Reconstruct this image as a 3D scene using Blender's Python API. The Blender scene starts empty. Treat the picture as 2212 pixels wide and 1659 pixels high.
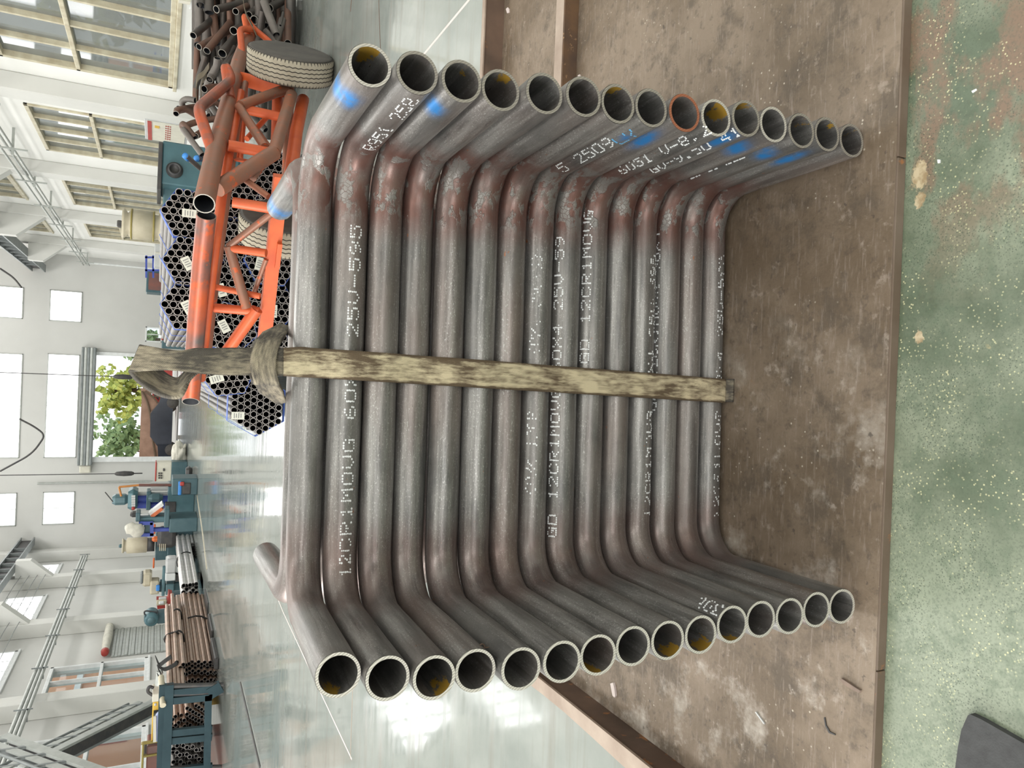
import bpy, bmesh, math, random
from mathutils import Vector, Matrix
random.seed(7)
sc = bpy.context.scene
COL = sc.collection
R = math.radians
V = Vector

# ------------------------------------------------------------------ camera, light, exposure
CAMH, PITCH, ROLL, FPX = 1.1252, R(25.616), R(2.300), 1600.0
_f = V((0, math.cos(PITCH), -math.sin(PITCH)))
_r0 = V((1, 0, 0)); _u0 = _r0.cross(_f)
_r = _r0 * math.cos(ROLL) + _u0 * math.sin(ROLL)
_u = _r0 * -math.sin(ROLL) + _u0 * math.cos(ROLL)
CAM = V((0, 0, CAMH))
cd = bpy.data.cameras.new('camera'); cam = bpy.data.objects.new('camera', cd); COL.objects.link(cam)
cd.sensor_width = 36; cd.lens = FPX / 2212 * 36; cd.clip_start = .05; cd.clip_end = 400
M = Matrix((-_u, _r, -_f)).transposed().to_4x4(); M.translation = CAM
cam.matrix_world = M
sc.camera = cam
vs = sc.view_settings
vs.view_transform = 'Standard'; vs.look = 'None'; vs.exposure = 0.22; vs.gamma = 1; vs.use_curve_mapping = False

wd = bpy.data.worlds.new('sky'); sc.world = wd; wd.use_nodes = True
nt = wd.node_tree; bgn = nt.nodes['Background']
bgn.inputs[0].default_value = (.93, .97, 1, 1); bgn.inputs[1].default_value = 1.35

def area(name, loc, rot, sx, sy, power, col=(1, 1, 1)):
    l = bpy.data.lights.new(name, 'AREA'); l.shape = 'RECTANGLE'; l.size = sx; l.size_y = sy
    l.energy = power; l.color = col
    o = bpy.data.objects.new(name, l); COL.objects.link(o); o.location = loc; o.rotation_euler = rot
    return o
area('skylight_lamp', (-5.2, 25, 11.2), (0, 0, 0), 2.6, 34, 1250, (1, .985, .95))
area('skylight_lamp', (1.6, 25, 11.2), (0, 0, 0), 2.6, 34, 1250, (1, .985, .95))
area('skylight_lamp', (-5.2, -2, 11.2), (0, 0, 0), 2.6, 16, 380, (1, .985, .95))
area('skylight_lamp', (1.6, -2, 11.2), (0, 0, 0), 2.6, 16, 380, (1, .985, .95))
area('window_daylight', (-9.3, 2, 3.2), (0, R(-90), 0), 4.2, 12, 1500, (1, .98, .95))
area('window_daylight', (-2, -11.3, 4.5), (R(-90), 0, R(180)), 10, 6, 500, (1, .99, .97))

# ------------------------------------------------------------------ pixel of the photo -> point of the place
def ray(x, y): return _f + _r * ((1659 - y - 829.5) / FPX) - _u * ((x - 1106) / FPX)
def onz(x, y, z=-.02): d = ray(x, y); return CAM + d * ((z - CAMH) / d.z)
def ony(x, y, Y): d = ray(x, y); return CAM + d * (Y / d.y)
def onx(x, y, X): d = ray(x, y); return CAM + d * (X / d.x)
FZ = -.02

# ------------------------------------------------------------------ materials
def newmat(name):
    m = bpy.data.materials.new(name); m.use_nodes = True
    return m, m.node_tree.nodes, m.node_tree.links, m.node_tree.nodes['Principled BSDF']
def N(ns, t, **k):
    n = ns.new(t)
    for a, b in k.items(): setattr(n, a, b)
    return n
def noise(ns, ls, vec, scale, detail=4, rough=.55, w=None):
    n = ns.new('ShaderNodeTexNoise'); n.inputs['Scale'].default_value = scale
    n.inputs['Detail'].default_value = detail; n.inputs['Roughness'].default_value = rough
    if vec is not None: ls.new(vec, n.inputs['Vector'])
    return n.outputs['Fac']
def ramp(ns, ls, fac, stops):
    r = ns.new('ShaderNodeValToRGB'); e = r.color_ramp.elements
    while len(e) < len(stops): e.new(.5)
    for i, (p, c) in enumerate(stops):
        e[i].position = p; e[i].color = (c[0], c[1], c[2], 1) if hasattr(c, '__len__') else (c, c, c, 1)
    ls.new(fac, r.inputs[0]); return r.outputs[0]
def mix(ns, ls, fac, a, b, mode='MIX'):
    n = ns.new('ShaderNodeMix'); n.data_type = 'RGBA'; n.blend_type = mode; n.clamp_factor = True
    for s, v in ((n.inputs[0], fac), (n.inputs[6], a), (n.inputs[7], b)):
        if hasattr(v, 'is_output') or isinstance(v, bpy.types.NodeSocket): ls.new(v, s)
        elif hasattr(v, '__len__'): s.default_value = (*v[:3], 1)
        else: s.default_value = v
    return n.outputs[2]
def mth(ns, ls, op, a, b=0.0, c=None):
    n = ns.new('ShaderNodeMath'); n.operation = op
    for i, v in enumerate((a, b) if c is None else (a, b, c)):
        if isinstance(v, bpy.types.NodeSocket): ls.new(v, n.inputs[i])
        else: n.inputs[i].default_value = v
    return n.outputs[0]
def mapr(ns, ls, v, a, b, c=0., d=1.):
    n = ns.new('ShaderNodeMapRange'); ls.new(v, n.inputs[0])
    for i, t in enumerate((a, b, c, d)): n.inputs[i + 1].default_value = t
    return n.outputs[0]
def vscale(ns, ls, vec, s):
    n = ns.new('ShaderNodeMapping'); ls.new(vec, n.inputs[0]); n.inputs['Scale'].default_value = s; return n.outputs[0]
def bump(ns, ls, h, strength, dist, bs):
    b = ns.new('ShaderNodeBump'); b.inputs['Strength'].default_value = strength; b.inputs['Distance'].default_value = dist
    ls.new(h, b.inputs['Height']); ls.new(b.outputs[0], bs.inputs['Normal'])
def mat(name, a, b=None, scale=8, rough=.6, metal=0., bmp=0., bdist=.002, spec=.5, c=None, cth=.62):
    m, ns, ls, bs = newmat(name)
    tc = ns.new('ShaderNodeTexCoord').outputs['Object']
    b = b or tuple(x * .8 for x in a)
    f = noise(ns, ls, tc, scale, 5)
    col = mix(ns, ls, mapr(ns, ls, f, .35, .68), a, b)
    if c:
        g = noise(ns, ls, tc, scale * 2.3, 6, .65); col = mix(ns, ls, mapr(ns, ls, g, cth, cth + .05), col, c)
    ls.new(col, bs.inputs['Base Color'])
    bs.inputs['Roughness'].default_value = rough; bs.inputs['Metallic'].default_value = metal
    bs.inputs['Specular IOR Level'].default_value = spec
    if bmp: bump(ns, ls, noise(ns, ls, tc, scale * 6, 4), bmp, bdist, bs)
    return m
def plain(name, col, rough=.5, metal=0.):
    m, ns, ls, bs = newmat(name); bs.inputs['Base Color'].default_value = (*col, 1)
    bs.inputs['Roughness'].default_value = rough; bs.inputs['Metallic'].default_value = metal; return m
def emit(name, col, s):
    m, ns, ls, bs = newmat(name); bs.inputs['Base Color'].default_value = (.8, .8, .8, 1)
    bs.inputs['Emission Color'].default_value = (*col, 1); bs.inputs['Emission Strength'].default_value = s; return m

def pipe_material():
    m, ns, ls, bs = newmat('mill_scale_pipe')
    uv = ns.new('ShaderNodeUVMap').outputs[0]; oi = ns.new('ShaderNodeObjectInfo').outputs['Random']
    ofs = ns.new('ShaderNodeCombineXYZ'); ls.new(mth(ns, ls, 'MULTIPLY', oi, 37.), ofs.inputs[0]); ls.new(mth(ns, ls, 'MULTIPLY', oi, 11.), ofs.inputs[2])
    ad = ns.new('ShaderNodeVectorMath'); ad.operation = 'ADD'; ls.new(uv, ad.inputs[0]); ls.new(ofs.outputs[0], ad.inputs[1]); p = ad.outputs[0]
    at = ns.new('ShaderNodeAttribute'); at.attribute_name = 'paint'
    sep = ns.new('ShaderNodeSeparateColor'); ls.new(at.outputs['Color'], sep.inputs[0])
    heat, blue, yel = sep.outputs
    streak = noise(ns, ls, vscale(ns, ls, p, (3, 45, 1)), 1, 5, .6)
    cloud = noise(ns, ls, vscale(ns, ls, p, (9, 14, 1)), 1, 5, .6)
    fine = noise(ns, ls, vscale(ns, ls, p, (120, 420, 1)), 1, 3, .6)
    cloud2 = noise(ns, ls, vscale(ns, ls, p, (5, 13, 1)), 1, 6, .65)
    sharp = noise(ns, ls, vscale(ns, ls, p, (7, 150, 1)), 1, 4, .6)
    spk = noise(ns, ls, vscale(ns, ls, p, (260, 420, 1)), 1, 2, .6)
    col = mix(ns, ls, mapr(ns, ls, cloud, .32, .66), (.108, .107, .105), (.205, .197, .189))
    col = mix(ns, ls, mapr(ns, ls, streak, .46, .66, 0, .8), col, (.325, .318, .308))
    col = mix(ns, ls, mapr(ns, ls, sharp, .56, .70, 0, .6), col, (.085, .083, .082))
    col = mix(ns, ls, mapr(ns, ls, cloud2, .56, .68, 0, .6), col, (.080, .077, .075))
    warm = mth(ns, ls, 'MULTIPLY', mapr(ns, ls, noise(ns, ls, vscale(ns, ls, p, (2.2, 9, 1)), 1, 3), .48, .7), .45)
    col = mix(ns, ls, warm, col, (.22, .155, .13))
    col = mix(ns, ls, mth(ns, ls, 'MULTIPLY', mapr(ns, ls, spk, .60, .66), mapr(ns, ls, streak, .42, .6, .1, .65)), col, (.52, .52, .50))  # pale speckles stand in for specular flecks, painted in the base colour
    col = mix(ns, ls, mapr(ns, ls, fine, .60, .70, 0, .35), col, (.06, .058, .055))
    # bends: red-brown scale with flaked pale patches
    hn = mth(ns, ls, 'MULTIPLY', heat, mapr(ns, ls, noise(ns, ls, vscale(ns, ls, p, (11, 22, 1)), 1, 4), .3, .6, .35, 1))
    col = mix(ns, ls, hn, col, (.17, .09, .075))
    fl = noise(ns, ls, vscale(ns, ls, p, (16, 30, 1)), 1, 6, .62)
    flk = mth(ns, ls, 'MULTIPLY', mapr(ns, ls, fl, .52, .56), mapr(ns, ls, heat, .5, .95))
    vo = N(ns, 'ShaderNodeTexVoronoi', feature='DISTANCE_TO_EDGE'); ls.new(vscale(ns, ls, p, (90, 110, 1)), vo.inputs['Vector']); vo.inputs['Scale'].default_value = 1
    crack = mapr(ns, ls, vo.outputs['Distance'], .0, .05)
    flk = mth(ns, ls, 'MULTIPLY', flk, mapr(ns, ls, crack, 0, 1, .35, 1))
    col = mix(ns, ls, mth(ns, ls, 'MULTIPLY', flk, .75), col, (.24, .245, .235))
    # small rust points
    ru = noise(ns, ls, vscale(ns, ls, p, (45, 70, 1)), 1, 3)
    col = mix(ns, ls, mapr(ns, ls, ru, .74, .78, 0, .8), col, (.32, .11, .035))
    bn = mth(ns, ls, 'MULTIPLY', blue, mapr(ns, ls, noise(ns, ls, vscale(ns, ls, p, (40, 60, 1)), 1, 4), .3, .5, .45, 1.15))
    col = mix(ns, ls, bn, col, (.035, .22, .56))
    yn = mapr(ns, ls, mth(ns, ls, 'ADD', yel, mth(ns, ls, 'MULTIPLY', mth(ns, ls, 'SUBTRACT', noise(ns, ls, vscale(ns, ls, p, (50, 90, 1)), 1, 6, .7), .5), 1.6)), .5, .6)
    yn = mth(ns, ls, 'MULTIPLY', yn, mapr(ns, ls, yel, .05, .2))
    col = mix(ns, ls, yn, col, (.50, .30, .05))
    ls.new(col, bs.inputs['Base Color'])
    bs.inputs['Metallic'].default_value = .5
    ls.new(mapr(ns, ls, mth(ns, ls, 'ADD', mth(ns, ls, 'MULTIPLY', cloud, .5), mth(ns, ls, 'MULTIPLY', sharp, .5)), .35, .65, .26, .50), bs.inputs['Roughness'])
    hgt = mth(ns, ls, 'ADD', mth(ns, ls, 'MULTIPLY', fine, .35), mth(ns, ls, 'MULTIPLY', flk, .8))
    bump(ns, ls, hgt, .6, .001, bs)
    return m
def rim_material(name, a, b):
    m, ns, ls, bs = newmat(name)
    tc = ns.new('ShaderNodeTexCoord').outputs['Object']
    w = ns.new('ShaderNodeTexWave'); w.inputs['Scale'].default_value = 95; w.inputs['Distortion'].default_value = .8
    mp = ns.new('ShaderNodeMapping'); ls.new(tc, mp.inputs[0]); mp.inputs['Rotation'].default_value = (0, R(35), 0); ls.new(mp.outputs[0], w.inputs[0])
    col = mix(ns, ls, mth(ns, ls, 'MULTIPLY', w.outputs['Fac'], .6), a, b)
    ls.new(col, bs.inputs['Base Color']); bs.inputs['Metallic'].default_value = .45; bs.inputs['Roughness'].default_value = .45
    bump(ns, ls, w.outputs['Fac'], .5, .0006, bs)
    return m
def strap_material(name, light, dark, bias):
    m, ns, ls, bs = newmat(name)
    uv = ns.new('ShaderNodeUVMap').outputs[0]
    sp = ns.new('ShaderNodeSeparateXYZ'); ls.new(uv, sp.inputs[0]); u, v = sp.outputs[0], sp.outputs[1]
    wu = mth(ns, ls, 'SINE', mth(ns, ls, 'MULTIPLY', u, 2 * math.pi / .0032))
    wv = mth(ns, ls, 'SINE', mth(ns, ls, 'MULTIPLY', v, 2 * math.pi / .0024))
    weave = mth(ns, ls, 'MULTIPLY_ADD', mth(ns, ls, 'MULTIPLY', wu, wv), .5, .5)
    st = noise(ns, ls, vscale(ns, ls, uv, (26, 150, 1)), 1, 5, .7)
    blot = noise(ns, ls, vscale(ns, ls, uv, (11, 16, 1)), 1, 4, .6)
    f = mth(ns, ls, 'ADD', mth(ns, ls, 'MULTIPLY', st, .7), mth(ns, ls, 'MULTIPLY', blot, .9))
    edge = mth(ns, ls, 'ABSOLUTE', v)
    f = mth(ns, ls, 'ADD', f, mapr(ns, ls, edge, .020, .0245, 0, .22))
    f = mapr(ns, ls, f, .72 + bias, .95 + bias)
    col = mix(ns, ls, f, light, dark)
    col = mix(ns, ls, mth(ns, ls, 'MULTIPLY', mth(ns, ls, 'SUBTRACT', 1., weave), .55), col, tuple(x * .6 for x in dark))
    ls.new(col, bs.inputs['Base Color']); bs.inputs['Roughness'].default_value = .85
    bump(ns, ls, weave, .7, .0012, bs)
    return m
def plate_material():
    m, ns, ls, bs = newmat('weathered_steel_plate')
    tc = ns.new('ShaderNodeTexCoord').outputs['Object']
    a = noise(ns, ls, tc, 3.0, 8, .68); b = noise(ns, ls, tc, 9, 8, .72); c = noise(ns, ls, vscale(ns, ls, tc, (1.2, 9, 1)), 16, 6, .7)
    g = noise(ns, ls, tc, 40, 5, .7)
    col = mix(ns, ls, mapr(ns, ls, a, .40, .60), (.138, .101, .068), (.232, .180, .134))
    col = mix(ns, ls, mapr(ns, ls, b, .50, .62, 0, .75), col, (.100, .078, .058))
    col = mix(ns, ls, mapr(ns, ls, c, .54, .68, 0, .5), col, (.32, .265, .225))
    col = mix(ns, ls, mapr(ns, ls, g, .56, .66, 0, .5), col, (.075, .058, .045))
    col = mix(ns, ls, mapr(ns, ls, noise(ns, ls, tc, 28, 6, .7), .60, .68, 0, .5), col, (.36, .30, .25))
    og = mapr(ns, ls, noise(ns, ls, tc, 6.5, 6, .7), .64, .72, 0, .5)
    col = mix(ns, ls, og, col, (.27, .15, .075))
    sp = ns.new('ShaderNodeSeparateXYZ'); ls.new(tc, sp.inputs[0])
    lf = mth(ns, ls, 'MULTIPLY', mapr(ns, ls, sp.outputs[0], -.15, -.55), mapr(ns, ls, sp.outputs[1], 1.55, 1.2))
    pw = mth(ns, ls, 'MULTIPLY', lf, mapr(ns, ls, noise(ns, ls, tc, 7, 7, .7), .52, .68))
    col = mix(ns, ls, mth(ns, ls, 'MULTIPLY', pw, .7), col, (.50, .46, .41))
    vo = N(ns, 'ShaderNodeTexVoronoi'); vo.inputs['Scale'].default_value = 62; ls.new(tc, vo.inputs['Vector'])
    spk = mth(ns, ls, 'MULTIPLY', mapr(ns, ls, vo.outputs['Distance'], .15, .08), mapr(ns, ls, noise(ns, ls, tc, 5, 4), .50, .62))
    col = mix(ns, ls, mth(ns, ls, 'MULTIPLY', spk, .7), col, (.60, .55, .46))
    dk = mapr(ns, ls, noise(ns, ls, tc, 55, 3), .68, .74)
    col = mix(ns, ls, mth(ns, ls, 'MULTIPLY', dk, .6), col, (.05, .04, .035))
    ls.new(col, bs.inputs['Base Color']); bs.inputs['Metallic'].default_value = .15
    ls.new(mapr(ns, ls, b, .3, .7, .42, .62), bs.inputs['Roughness'])
    bump(ns, ls, mth(ns, ls, 'ADD', mth(ns, ls, 'MULTIPLY', g, .6), noise(ns, ls, tc, 110, 4)), .4, .0015, bs)
    return m
PATCH = [(onz(1985, 385).x, onz(1985, 385).y, .022), (onz(1988, 430).x, onz(1988, 430).y, .014), (onz(1985, 730).x, onz(1985, 730).y, .013)]
def floor_material():
    m, ns, ls, bs = newmat('green_epoxy_floor')
    tc = ns.new('ShaderNodeTexCoord').outputs['Object']
    sp = ns.new('ShaderNodeSeparateXYZ'); ls.new(tc, sp.inputs[0]); X, Y = sp.outputs[0], sp.outputs[1]
    near = mapr(ns, ls, Y, 1.6, .9)
    a = noise(ns, ls, tc, 1.3, 6, .6); b = noise(ns, ls, tc, 4.5, 7, .65)
    farc = mix(ns, ls, mapr(ns, ls, a, .35, .65), (.215, .245, .228), (.325, .345, .325))
    st = noise(ns, ls, vscale(ns, ls, tc, (.5, 7, 1)), 1.6, 5, .6)
    farc = mix(ns, ls, mapr(ns, ls, st, .52, .72, 0, .55), farc, (.21, .185, .155))
    nearc = mix(ns, ls, mapr(ns, ls, b, .38, .62), (.070, .098, .058), (.235, .27, .195))
    lft = mapr(ns, ls, X, -.1, -.35)
    nearc = mix(ns, ls, mth(ns, ls, 'MULTIPLY', lft, .75), nearc, (.25, .29, .215))
    rt = mapr(ns, ls, X, .15, .4)
    br = mth(ns, ls, 'MULTIPLY', rt, mapr(ns, ls, noise(ns, ls, vscale(ns, ls, tc, (1, 1.6, 1)), 7, 6, .6), .46, .54))
    nearc = mix(ns, ls, mth(ns, ls, 'MULTIPLY', br, .85), nearc, (.195, .118, .078))
    nearc = mix(ns, ls, mapr(ns, ls, noise(ns, ls, tc, 26, 6, .75), .48, .62, 0, .6), nearc, (.10, .14, .09))
    fn = noise(ns, ls, tc, 210, 3, .7)
    nearc = mix(ns, ls, mapr(ns, ls, fn, .5, .75, 0, .6), nearc, (.045, .065, .045))
    vo = N(ns, 'ShaderNodeTexVoronoi'); vo.inputs['Scale'].default_value = 150; ls.new(tc, vo.inputs['Vector'])
    spk = mth(ns, ls, 'MULTIPLY', mapr(ns, ls, vo.outputs['Distance'], .26, .16), mapr(ns, ls, noise(ns, ls, tc, 12, 4), .42, .6))
    nearc = mix(ns, ls, mth(ns, ls, 'MULTIPLY', spk, .75), nearc, (.62, .60, .36))
    vd = N(ns, 'ShaderNodeTexVoronoi'); vd.inputs['Scale'].default_value = 240; ls.new(tc, vd.inputs['Vector'])
    dk = mth(ns, ls, 'MULTIPLY', mapr(ns, ls, vd.outputs['Distance'], .34, .20), mapr(ns, ls, noise(ns, ls, tc, 9, 5), .40, .55))
    nearc = mix(ns, ls, mth(ns, ls, 'MULTIPLY', dk, .7), nearc, (.035, .055, .035))
    for (qx, qy, rr) in PATCH:
        dx_ = mth(ns, ls, 'SUBTRACT', X, qx); dy_ = mth(ns, ls, 'SUBTRACT', Y, qy)
        d_ = mth(ns, ls, 'SQRT', mth(ns, ls, 'ADD', mth(ns, ls, 'MULTIPLY', dx_, dx_), mth(ns, ls, 'MULTIPLY', mth(ns, ls, 'MULTIPLY', dy_, dy_), 2.2)))
        d_ = mth(ns, ls, 'ADD', d_, mth(ns, ls, 'MULTIPLY', mth(ns, ls, 'SUBTRACT', noise(ns, ls, tc, 20, 7, .75), .5), rr * 4.2))
        pc = mix(ns, ls, mapr(ns, ls, noise(ns, ls, tc, 60, 5), .4, .6), (.50, .42, .28), (.30, .22, .12))
        nearc = mix(ns, ls, mapr(ns, ls, d_, rr, rr * .8), nearc, pc)
    yb = mapr(ns, ls, noise(ns, ls, tc, 8, 5), .70, .73)
    nearc = mix(ns, ls, yb, nearc, (.55, .44, .22))
    col = mix(ns, ls, near, farc, nearc)
    ls.new(col, bs.inputs['Base Color'])
    rg = mapr(ns, ls, st, .35, .7, .035, .16)
    rmix = mix(ns, ls, near, rg, (.42, .42, .42)); ls.new(rmix, bs.inputs['Roughness'])
    bs.inputs['IOR'].default_value = 1.7
    bump(ns, ls, noise(ns, ls, vscale(ns, ls, tc, (1, 1, 1)), 2.6, 2), .05, .02, bs)
    return m
def glass_material(name, trans, tint=(.9, .95, .95), dark=(.12, .14, .14)):
    m, ns, ls, bs = newmat(name)
    out = ns['Material Output']; t = ns.new('ShaderNodeBsdfTransparent'); t.inputs[0].default_value = (*tint, 1)
    bs.inputs['Base Color'].default_value = (*dark, 1); bs.inputs['Roughness'].default_value = .04; bs.inputs['IOR'].default_value = 2.3
    mx = ns.new('ShaderNodeMixShader'); mx.inputs[0].default_value = trans
    ls.new(bs.outputs[0], mx.inputs[1]); ls.new(t.outputs[0], mx.inputs[2]); ls.new(mx.outputs[0], out.inputs[0])
    return m

PIPE = pipe_material()
RIM = rim_material('saw_cut_end', (.62, .60, .55), (.26, .24, .21))
RIMR = rim_material('rusty_cut_end', (.40, .16, .09), (.24, .08, .045))
RIMD = rim_material('darker_cut_end', (.36, .34, .30), (.18, .165, .145))
WHITEPRINT = plain('white_marking_ink', (.78, .80, .82), .6)
BLUEPRINT = plain('blue_marking_ink', (.12, .40, .70), .6)
STRAP = strap_material('webbing_cream', (.78, .68, .46), (.12, .085, .05), -.02)
STRAPD = strap_material('webbing_dirty', (.46, .40, .29), (.085, .075, .062), -.05)
PLATE = plate_material()
RUST = mat('rusty_flange', (.085, .055, .04), (.16, .10, .07), 6, .6, .1, .2, c=(.30, .13, .045), cth=.60)
RUSTL = mat('pale_brown_flange', (.30, .23, .185), (.42, .34, .28), 9, .5, .15, .2)  # paler brown for flange tops, bar top and a floor line
EDGE = mat('plate_edge', (.12, .085, .06), (.17, .13, .10), 7, .55, .1, .2, c=(.30, .13, .05), cth=.66)
BARM = mat('streaked_square_bar', (.15, .085, .045), (.085, .055, .04), 14, .5, .2, .3, c=(.36, .22, .12), cth=.6)
FLOOR = floor_material()
WALL = mat('white_plaster', (.86, .86, .83), (.80, .80, .77), .6, .8)
WALLG = mat('grey_shaded_plaster', (.60, .60, .58), (.54, .54, .52), .4, .8)  # backlit shade of the left wall is put into this grey
CONC = mat('grey_painted_pier', (.66, .66, .63), (.60, .60, .575), .8, .8)
STEELG = mat('grey_painted_steel', (.24, .26, .26), (.18, .20, .20), 3, .5, .2)
DARK = mat('dark_steel', (.05, .05, .055), (.08, .075, .07), 8, .5, .3)
GALV = mat('galvanised_tube', (.46, .48, .46), (.38, .40, .38), 6, .45, .4)
FRAMEY = mat('aged_cream_frame', (.62, .58, .44), (.44, .38, .26), 5, .5)
FRAMEW = mat('white_frame', (.78, .80, .80), (.66, .68, .68), 5, .5)
GLASSR = glass_material('reflecting_glass', .25, dark=(.20, .215, .21))
GLASSL = glass_material('clear_glass', .9)
DAY = emit('overcast_daylight_pane', (1, 1, 1), 3.2)
ORANGE = mat('worn_orange_paint', (.62, .12, .035), (.52, .09, .03), 9, .45, .1, .15, c=(.20, .10, .07), cth=.70)
ORANGEB = mat('orange_paint_worn_to_brown', (.30, .115, .065), (.22, .12, .085), 7, .45, .2, .2, c=(.52, .10, .03), cth=.60)
ORANGEK = mat('orange_and_bare_tube', (.55, .10, .03), (.10, .085, .08), 3, .4, .3, .15, c=(.48, .09, .03), cth=.55)
TYRE = mat('dusty_tyre_tread', (.42, .38, .30), (.34, .30, .23), 9, .8, 0, .3)
TYREB = mat('black_tyre_sidewall', (.055, .05, .045), (.09, .08, .07), 9, .6)
GROOVE = plain('tread_groove', (.04, .035, .03), .8)
TUBEG = mat('bundle_tube_steel', (.20, .185, .175), (.15, .14, .135), 6, .45, .35)
TUBEE = mat('bundle_tube_end', (.42, .39, .37), (.34, .31, .295), 12, .5, .3)
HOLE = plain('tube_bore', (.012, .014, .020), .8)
BLUEB = mat('blue_strapping_band', (.06, .12, .50), (.10, .20, .62), 20, .45)
TAG = mat('paper_tag', (.70, .70, .62), (.62, .62, .54), 30, .8)
PRINTG = plain('grey_tag_print', (.22, .22, .22), .8)
SCRAP = mat('dark_scrap_pipe', (.075, .07, .065), (.12, .10, .09), 7, .45, .4, .2, c=(.20, .095, .06), cth=.66)
SCRAPR = mat('rusty_scrap_pipe', (.19, .10, .07), (.12, .08, .065), 7, .55, .25, .2)
SCRAPG = mat('grey_scrap_pipe', (.20, .18, .165), (.14, .125, .115), 7, .5, .3, .2)
KHAKI = mat('khaki_flat_strip', (.17, .14, .095), (.12, .10, .075), 7, .6, .2)
TEAL = mat('teal_machine_paint', (.075, .165, .19), (.06, .13, .155), 4, .4, .1)
TEALD = mat('dark_teal_machine_paint', (.045, .10, .12), (.07, .13, .15), 5, .45, .1)
RACKM = mat('slate_teal_rack_paint', (.034, .062, .074), (.026, .048, .058), 4, .75, spec=.2)
TEALL = mat('pale_teal_paint', (.10, .18, .205), (.08, .15, .17), 5, .4, .1)
BLUE = mat('cobalt_paint', (.04, .07, .38), (.06, .10, .42), 5, .45)
SKYB = mat('bright_blue_plastic', (.05, .28, .75), (.04, .22, .62), 8, .5)
BEIGE = mat('beige_enamel', (.55, .50, .38), (.46, .41, .30), 5, .5)
CREAM = mat('cream_enamel', (.68, .66, .56), (.60, .58, .50), 5, .5)
GREYL = mat('light_grey_enamel', (.55, .56, .56), (.48, .49, .49), 5, .5)
RED = mat('red_paint', (.42, .045, .035), (.34, .04, .03), 5, .45)
REDO = mat('orange_red_paint', (.70, .16, .04), (.6, .13, .04), 5, .45)
YELL = mat('yellow_paint', (.72, .46, .06), (.62, .38, .05), 5, .5)
OLIVE = mat('olive_frame_paint', (.25, .20, .05), (.3, .25, .08), 5, .5)
BROWNR = mat('red_brown_panel', (.22, .08, .06), (.12, .07, .065), 3, .5)
CLOTH = mat('pale_cloth', (.66, .64, .56), (.52, .50, .44), 8, .9, 0, .4, .01)
PIPEL = mat('warm_brown_long_pipe', (.48, .33, .25), (.34, .24, .19), 5, .35, .45)
PIPES = mat('bright_long_pipe', (.82, .81, .80), (.62, .58, .56), 5, .3, .3)
BLACKB = plain('black_band', (.02, .02, .02), .6)
FOAM = mat('charcoal_rubber_mat', (.060, .062, .064), (.045, .046, .048), 60, .9, 0, .3)
CHALK = mat('soapstone_chalk', (.66, .58, .56), (.58, .50, .48), 20, .9)
LEAFY = mat('yellow_leaves', (.55, .56, .12), (.28, .38, .10), 3, .8)  # yellow leaf colour mixed with green
LEAFG = mat('pale_green_leaves', (.32, .42, .18), (.20, .32, .16), 3, .8)
BARK = mat('bark', (.16, .11, .07), None, 9, .9)
YARD = mat('pale_yard_concrete', (.62, .60, .55), None, 1, .9)
PEACH = mat('peach_facade', (.66, .36, .22), (.60, .30, .18), .5, .85)
BRICKR = mat('red_facade_panel', (.45, .12, .07), None, 2, .85)
TARP = mat('brown_tarpaulin', (.42, .26, .18), (.30, .18, .12), 2, .7)
CARD_ = mat('dark_car_paint', (.03, .035, .05), None, 3, .15, .3)
CARS = mat('silver_car_paint', (.55, .56, .58), None, 3, .2, .5)
COPPER = mat('orange_hose', (.55, .22, .05), None, 5, .4)

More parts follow.
